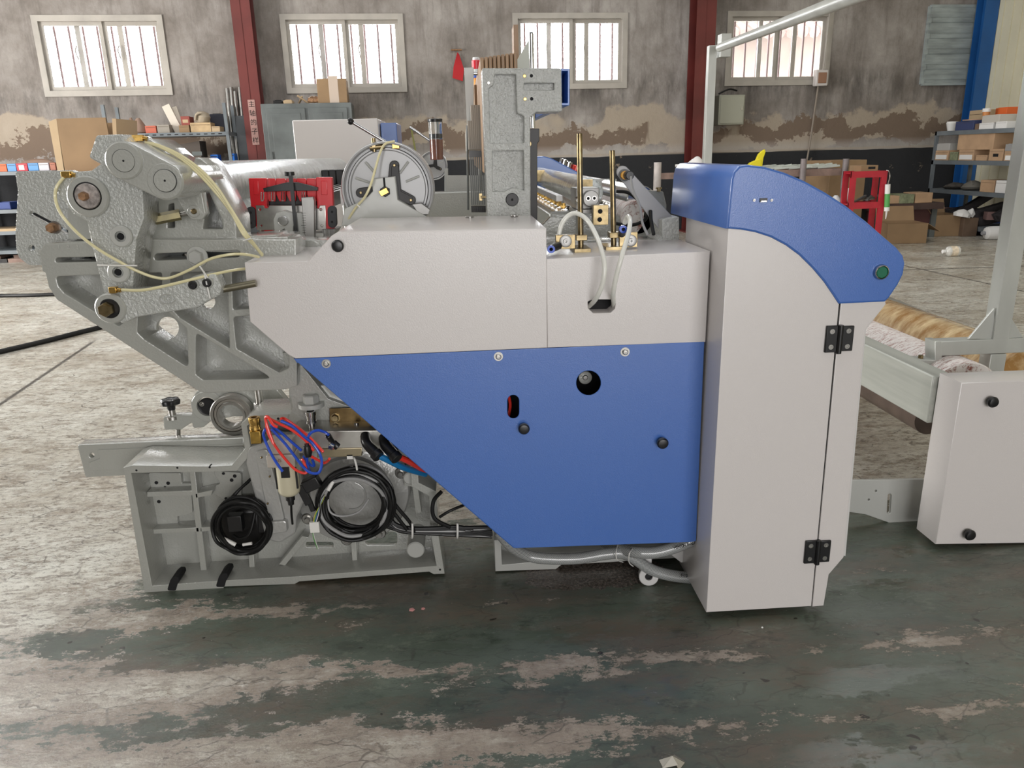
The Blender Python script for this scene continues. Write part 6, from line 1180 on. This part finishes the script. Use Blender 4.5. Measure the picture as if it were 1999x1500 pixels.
zz1 = on_top('round_tray', 'round tray lying on the dark blue box', 'tray', 1872, 1905, zn, .012, mat('blue_grey_tray', (.35, .36, .42), .4), kind='disc')
on_top('paper_cup', 'orange and white paper cup standing on the round tray', 'cup', 1898, 1909, zn + .013, .13, PAPER, kind='cup')
on_top('open_box', 'grey-white open lid lying on the white box', 'box', 1916, 1950, zw, .09, mat('grey_white_card', (.5, .47, .42), .8))
on_top('orange_box', 'bright orange box, topmost on the right shelf', 'box', 1940, 1962, zb_, .10, mat('orange_card', (.72, .14, .03), .5), XS + .33, XS + .55)
# second board
_, z1_ = rit('tote_box', 'tan open-front box with a white label, left end of the second board', 'box', 1824, 1850, 294, 1, TAN2, extra='label'); 
on_top('plastic_bag', 'crumpled clear grey bag on the left tan box', 'bag', 1826, 1852, z1_, .09, mat('grey_film_bag', (.42, .41, .39), .35, bump=1, bscale=20), py=300)
rit('patterned_box', 'greenish patterned box on the second board', 'box', 1853, 1868, 297, 1, GRN)
_, z2_ = rit('tote_box', 'tan box with a white label under the large brown carton on the second board', 'box', 1870, 1900, 293, 1, TAN2, extra='label')
on_top('carton_on_box', 'large pale and brown carton stacked on the second board', 'cardboard box', 1868, 1938, z2_, .20, TAN2, XS + .02, XS + .32, 290)
rit('storage_box', 'low tan box at the middle of the second board', 'box', 1904, 1926, 303, 1, TAN2)
rit('tote_box', 'tan box with a dark hand hole on the second board', 'box', 1929, 1957, 291, 1, TAN2, extra='grip'); _, z3_ = rit('tote_box', 'tan box with writing at the right end of the second board', 'box', 1959, 1982, 295, 1, TAN2, extra='label')
on_top('grey_roll', 'grey rolled sheet on the right end box of the second board', 'roll', 1962, 1980, z3_, .08, mat('grey_roll', (.28, .28, .28), .5), py=290)
# third board
rit('tool_pile', 'dark jumble of metal parts on the third board, left part', 'metal parts', 1833, 1862, 356, 2, mat('dusty_iron', (.09, .08, .07), .7, var=.4, vscale=20), kind='sack'); rit('tool_pile', 'greyish cloth-wrapped parts in the middle of the third board', 'metal parts', 1866, 1893, 352, 2, mat('dusty_cloth', (.15, .14, .12), .8), kind='sack')
rit('storage_box', 'worn brown box on the third board', 'box', 1912, 1940, 351, 2, TAN2); rit('white_box', 'white-fronted brown box on the third board', 'box', 1942, 1966, 352, 2, PAPER)
# --- red frame stand with its things
YE = 8.6
pr = [at(x, y, YE) for x, y in ((1663, 335), (1733, 335), (1655, 450), (1716, 450))]
RF = thing('red_steel_stand', 'red painted steel stand between the pipe bench and the cartons', 'stand', (pr[0].x + .2, YE + .2, 0))
xa, xb, zt2 = pr[0].x, pr[1].x, pr[0].z; zm = at(1690, 395, YE).z
for x in (xa, xb - .06):
    for y in (YE, YE + .17): MB().box((x, y, 0), (x + .06, y + .03, zt2)).build('leg', REDFR, RF)
for z, h_ in ((zt2, .07), (zm, .07), (.15, .05)):
    MB().box((xa, YE - .001, z - h_), (xb, YE + .02, z)).build('front_rail', REDFR, RF); MB().box((xa, YE + .19, z - h_), (xb, YE + .2, z)).build('back_rail', REDFR, RF); MB().box((xa + .02, YE + .02, z - .03), (xb - .02, YE + .19, z - .018)).build('shelf_plate', REDFR if z > .5 else G_DARK, RF)
t = thing('cardboard_tray', 'flat brown cardboard tray on top of the red stand', 'cardboard box', (xa + .3, YE + .15, zt2)); MB().box((xa + .12, YE + .03, zt2 - .018), (xb - .1, YE + .3, zt2 + .06)).build('box_body', CARD, t); MB().box((xa + .2, YE + .028, zt2 + .02), (xa + .28, YE + .031, zt2 + .045)).build('hand_hole', HOLE, t)
t = thing('tool_heap', 'heap of grey tools on the middle board of the red stand', 'tools', (xa + .3, YE + .15, zm - .018))
for k in range(7): MB().bar((xa + .08 + k * .05, YE + .05 + (k % 3) * .06, zm + .0 + k * .006), (xa + .25 + k * .04, YE + .2, zm + .03 + (k % 2) * .03), .025, .018).build('tool', LOCK if k % 2 else STEEL, t)
t = thing('caulk_tube', 'white and green sealant tube hanging at the right of the red stand', 'tube', tuple(at(1731, 428, YE - .05))); a, b = at(1733, 360, YE - .05), at(1731, 412, YE - .05); MB().cyl(a, b, .028, 18).build('tube_body', PAPER, t); MB().cyl(a + (b - a) * .35, a + (b - a) * .85, .0285, 18).build('green_sleeve', mat('green_print', (.08, .33, .08), .4), t); MB().cyl(b, at(1729, 428, YE - .05), .012, 12, r2=.004).build('nozzle', PAPER, t); MB().tube([a, at(1737, 345, YE - .05), at(1735, 335, YE), at(1730, 333, YE + .02)], .006).build('hook_wire', STEEL, t)
# pipe bench
PB = thing('pipe_bench', 'brown pipe rack bench loaded with white plastic offcuts', 'bench', (at(1600, 330, YE + .6).x, YE + .7, 0))
YV = YE + .5; ba, bb_ = at(1488, 333, YV), at(1648, 331, YV)
MB().box((ba.x, YV, ba.z - .08), (bb_.x, YV + .05, ba.z)).box((ba.x, YV + .6, ba.z - .08), (bb_.x, YV + .65, ba.z)).build('top_rail', DIRTW, PB)
for px, top in ((1566, 310), (1648, 310)): p = at(px, top, YV); MB().cyl((p.x, YV - .05, 0), (p.x, YV - .05, p.z), .035, 14).build('leg_pipe', mat('grimy_pipe', (.20, .17, .17), .5, var=.3), PB)
p = at(1284, 317, YV + .1); MB().cyl((p.x, YV + .1, 0), (p.x, YV + .1, p.z), .045, 14).build('leg_pipe', mat('pale_grimy_pipe', (.42, .38, .36), .5, var=.3), PB); MB().box((p.x, YV + .08, ba.z - .07), (ba.x, YV + .12, ba.z + .0)).build('rear_rail', DIRTW, PB)
MB().box((ba.x, YV + .02, ba.z - .02), (bb_.x, YV + .62, ba.z)).build('bench_plate', DIRTW, PB)
rnd = random.Random(11); labs = ['left end', 'left middle', 'middle', 'right middle', 'right end']
for k in range(5):
    x = ba.x + .15 + (bb_.x - ba.x - .3) * k / 4; t = thing('plastic_offcut_pile', 'greenish white plastic offcuts on the pipe bench, ' + labs[k], 'plastic offcuts', (x, YV + .25, ba.z), 'plastic offcuts on the pipe bench')
    for j in range(5): y = YV + .1 + j * .09; MB().bar((x - .12 + rnd.uniform(-.03, .03), y, ba.z + .012 + j * .003), (x + .12, y + rnd.uniform(-.05, .05), ba.z + .03 + .01 * (j % 3)), .05, .02).build('offcut', mat('green_white_plastic', (.52, .55, .50), .4), t)
def soft(name, label, cat, pts, Y, d, m, zb_=None):
    t = thing(name, label, cat, tuple(at(sum(p[0] for p in pts) / len(pts), max(p[1] for p in pts), Y))); plate('body', pts, Y, d, m, t, r=2, bev=min(.02, d * .3)); return t
YEL = mat('yellow_plastic', (.80, .68, .02), .4)
t = thing('yellow_hook_part', 'bright yellow plastic part propped on the bench end', 'plastic part', (at(1475, 326, YV).x, YV + .1, ba.z)); plate('lower_wedge', [(1456, 329), (1468, 318), (1482, 312), (1485, 313), (1485, 331), (1470, 332)], YV + .1, .08, YEL, t, bev=.004); plate('upright_blade', [(1477, 314), (1482, 302), (1488, 296), (1493, 293), (1494, 297), (1490, 308), (1487, 328), (1484, 328)], YV + .12, .05, YEL, t, bev=.004)
PB2 = MB().box((at(1452, 331, YV).x, YV + .02, ba.z - .03), (ba.x + .01, YV + .5, ba.z)).build('bench_plate', DIRTW, PB)
t = thing('white_cloth_knot', 'white knotted cloth lying behind the blue hood', 'cloth', (at(1360, 318, YV + .1).x, YV + .1, ba.z)); k_ = at(1360, 312, YV + .1); MB().lathe(k_ - Vector((0, 0, .07)), (.1, 0, 1), [(0, .10), (.04, .085), (.08, .05), (.105, .02), (.11, .001)], 12).build('knot', mat('white_cloth', (.74, .72, .70), .8), t); MB().tube([k_ + Vector((-.25, 0, -.06)), k_ + Vector((-.12, 0, -.05)), k_ + Vector((-.04, 0, .0))], .015).build('tail', mat('white_cloth', (.74, .72, .70), .8), t)
t = thing('white_plastic_bag', 'white plastic bag standing below the right end of the pipe bench', 'bag', (at(1630, 400, YV).x, YV - .2, 0)); b_ = at(1632, 385, YV - .2); MB().lathe((b_.x, YV - .2, 0), (0, 0, 1), [(0, .12), (.2, .17), (.5, .15), (b_.z - .05, .08), (b_.z + .02, .02)], 10).build('bag_body', mat('white_bag', (.62, .62, .62), .4, bump=1, bscale=10), t); MB().tube([Vector((b_.x + .06, YV - .25, b_.z - .12)), Vector((b_.x + .12, YV - .25, b_.z + .02)), Vector((b_.x + .13, YV - .25, b_.z + .1))], .02).build('bag_ear', mat('white_bag', (.62, .62, .62), .4), t)
# tall carton behind the stand
a, b = at(1613, 314, 9.9), at(1690, 314, 9.9); carton('cardboard_carton', 'tall brown carton standing behind the red stand', 'cardboard box', a.x, b.x, 9.9, 10.5, 0, a.z, CARD, rot=R(8))
# long dark bench with boxes
zb2 = at(1760, 398, 9.9).z; LB2 = thing('long_dark_bench', 'long low dark bench by the rear wall behind the red stand', 'bench', (at(1760, 400, 9.9).x, 10.1, 0)); xa2, xb2 = at(1700, 400, 9.9).x, at(1843, 400, 9.9).x
MB().box((xa2, 9.9, zb2 - .08), (xb2, 10.5, zb2)).build('bench_top', mat('dark_bench', (.06, .035, .03), .6, var=.3), LB2); MB().box((xa2 + .02, 9.98, .1), (xb2 - .1, 10.02, zb2 - .08)).build('front_panel', mat('dark_red_panel', (.07, .02, .02), .6), LB2)
for x in (xa2 + .05, xb2 - .12): MB().box((x, 9.95, 0), (x + .07, 10.45, zb2 - .08)).build('leg', LOCK, LB2)
for lab, p0_, p1_, top, m, yy in (('flat orange-brown box on the dark bench', 1737, 1757, 383, TAN2, 9.95), ('green patterned box on the dark bench', 1759, 1786, 380, GRN, 9.92), ('brown box at the right of the green patterned box on the dark bench', 1788, 1822, 377, TAN2, 9.93)):
    a, b = at(p0_, top, yy), at(p1_, top, yy); carton('storage_box', lab, 'box', a.x, b.x, yy, yy + .3, zb2, max(zb2 + .05, a.z), m)
MB().box((at(1735, 396, 9.92).x, 9.75, zb2), (at(1765, 396, 9.92).x, 9.9, zb2 + .012)).build('white_board', PAPER, None, label='thin white board lying at the front edge of the dark bench', cat='board') if 0 else None
# cartons on the floor
def floorbox(label, pf0, pf1, ptop, depth, m, rot=0, **k):
    a, b = fl(*pf0), fl(*pf1); Y = (a.y + b.y) / 2; top = at(ptop[0], ptop[1], Y).z; return carton('cardboard_carton', label, 'cardboard box', at(pf0[0], pf0[1], Y).x, at(pf1[0], pf1[1], Y).x, Y, Y + depth, 0, top, m, rot=rot, **k)
floorbox('open brown carton on the floor, nearest and leftmost of the three', (1737, 474), (1809, 478), (1770, 437), .42, CARD, R(-8), flaps='rb')
floorbox('larger open brown carton on the floor in the middle of the three', (1816, 462), (1872, 462), (1840, 420), .4, CARD, R(-2), flaps='bl')
floorbox('darker taped carton on the floor with white foam on top, rightmost of the three', (1878, 462), (1906, 462), (1890, 426), .4, BRN, R(0))
t = thing('white_foam_scrap', 'white crumpled foam on the darker taped carton', 'foam', (fl(1890, 465).x, fl(1890, 465).y + .2, at(1890, 426, fl(1890, 465).y).z)); p = Vector(t.location); MB().lathe(p, (.2, 0, 1), [(0, .10), (.04, .11), (.08, .06), (.1, .01)], 9).build('foam_lump', PAPER, t); MB().lathe(p + Vector((.1, 0, 0)), (.4, 0, 1), [(0, .05), (.05, .06), (.11, .01)], 7).build('foam_lump', PAPER, t)
# blue crate, jug, rags
p = fl(1922, 452); t = thing('blue_crate', 'blue plastic basket on the floor in front of the right shelf', 'basket', p); CB = mat('crate_blue2', (.03, .08, .32), .4)
for k in range(6):
    for (x0, x1, y0, y1) in (((-.16, .16, -.12, -.11), (-.16, .16, .11, .12), (-.16, -.15, -.12, .12), (.15, .16, -.12, .12)) if k < 6 else ()): MB().box((p.x + x0, p.y + y0, .02 + k * .05), (p.x + x1, p.y + y1, .045 + k * .05)).build('slat', CB, t)
MB().box((p.x - .16, p.y - .12, 0), (p.x + .16, p.y + .12, .02)).build('bottom', CB, t)
p = fl(1940, 468); t = thing('white_jug', 'white plastic jug lying on the floor near the grey post', 'jug', p); MB().lathe((p.x - .13, p.y, .085), (1, 0, 0), [(0, .04), (.02, .075), (.06, .085), (.24, .085), (.26, .06)], 24).build('jug_body', PAPER, t); MB().cyl((p.x - .17, p.y, .085), (p.x - .13, p.y, .085), .025, 16).build('jug_cap', mat('grey_cap', (.3, .3, .32), .4), t)
p = fl(1962, 446); t = thing('folded_cardboard_heap', 'heap of flattened cardboard beside the grey post', 'cardboard', p)
for k in range(4): MB().box((p.x - .25 + k * .03, p.y - .2, k * .05), (p.x + .2 + k * .02, p.y + .25, k * .05 + .03), rot=.2 * k).build('cardboard_sheet', CARDL if k % 2 else CARD, t)
p = fl(1972, 440); t = thing('orange_red_bag', 'small orange-red bag behind the flattened cardboard', 'bag', (p.x, p.y + .4, 0)); MB().lathe((p.x, p.y + .4, 0), (0, 0, 1), [(0, .1), (.1, .13), (.25, .09), (.34, .02)], 12).build('bag_body', mat('orange_bag', (.75, .12, .05), .5), t); MB().cyl((p.x, p.y + .4, .32), (p.x + .02, p.y + .4, .38), .015).build('bag_knot', mat('orange_bag', (.75, .12, .05), .5), t)
# dark heap under the shelf
HP = mat('dark_scrap', (.035, .03, .032), .8, var=.5, vscale=12); rnd = random.Random(2)
t = thing('scrap_heap', 'dark heap of scrap and rags on the floor under the right shelf', 'scrap heap', (XS + .3, (yA + yB_) / 2, .12))
for k in range(14):
    y = yA - .15 - k * .13; MB().bar((XS + .05 + rnd.uniform(0, .1), y, .16 + rnd.uniform(0, .1)), (XS + .5, y - rnd.uniform(-.1, .2), .2 + rnd.uniform(0, .3)), .12, .1).build('scrap_piece', HP if k % 4 else mat('pink_rag', (.20, .12, .11), .9), t)
# bottle on the floor
p, q = fl(1842, 501), fl(1898, 506); t = thing('plastic_bottle', 'empty plastic bottle with a colourful label lying on the concrete floor', 'bottle', ((p.x + q.x) / 2, p.y, 0)); d = Vector((q.x - p.x, 0, 0)); r = .055; Ln = d.length
MB().lathe((p.x, p.y, r), d, [(0, .018), (Ln * .10, .02), (Ln * .22, r * .9), (Ln * .3, r), (Ln * .98, r), (Ln, r * .7)], 24).build('bottle_body', mat('cloudy_bottle', (.78, .77, .72), .12, trans=.3), t)
MB().cyl((p.x + Ln * .38, p.y, r), (p.x + Ln * .85, p.y, r), r * 1.02, 24).build('label_sleeve', mat('mottled_label', (.68, .58, .45), .4, var=.35, vscale=30), t); MB().cyl((p.x - .02, p.y, r), (p.x + .01, p.y, r), .021, 16).build('cap', PAPER, t)
# cables on the floor at left
def floorcable(label, pts, r): t = MB().tube([fl(x, y) + Vector((0, 0, r)) for x, y in pts], r, 10).build('floor_cable', CABLE, None); tag(t, label, 'cable')
floorcable('thick black cable on the concrete, lower one at the left edge', [(-700, 800), (-300, 750), (-60, 708), (0, 692), (80, 673), (150, 655), (215, 638), (280, 615), (330, 600), (420, 560), (500, 520)], .017)
floorcable('black cable on the concrete, upper one at the left edge', [(-700, 590), (-300, 592), (-60, 584), (0, 581), (60, 580), (120, 578), (220, 575), (330, 560), (450, 530)], .017)
# crumpled wrapper at the bottom edge
p = fl(1312, 1492); t = thing('crumpled_wrapper', 'small crumpled foil wrapper on the green floor at the bottom edge', 'litter', p); M_ = MB(); rnd = random.Random(8)
for k in range(5): a = k * 1.25; M_.poly([p + Vector((0, 0, .02)), p + Vector((.03 * math.cos(a), .02 * math.sin(a), 0.001)), p + Vector((.026 * math.cos(a + 1.2), .02 * math.sin(a + 1.2), rnd.uniform(.001, .02)))])
M_.build('foil', mat('grey_foil', (.40, .38, .33), .35, .3), t, angle=5)
for i, (px, py, r, m, lab) in enumerate(((804, 1191, .009, mat('pink_scrap', (.55, .25, .24), .8), 'pink scrap of paper on the green floor, larger'), (826, 1189, .006, mat('pink_scrap', (.55, .25, .24), .8), 'pink scrap of paper on the green floor, smaller'), (1488, 1226, .003, PAPER, 'tiny white crumb on the green floor under the cabinet'))):
    p = fl(px, py); tag(MB().lathe(p, (0, 0, 1), [(0, r), (.002, r * .8), (.003, r * .3)], 5).build('paper_scrap', m, None), lab, 'litter')
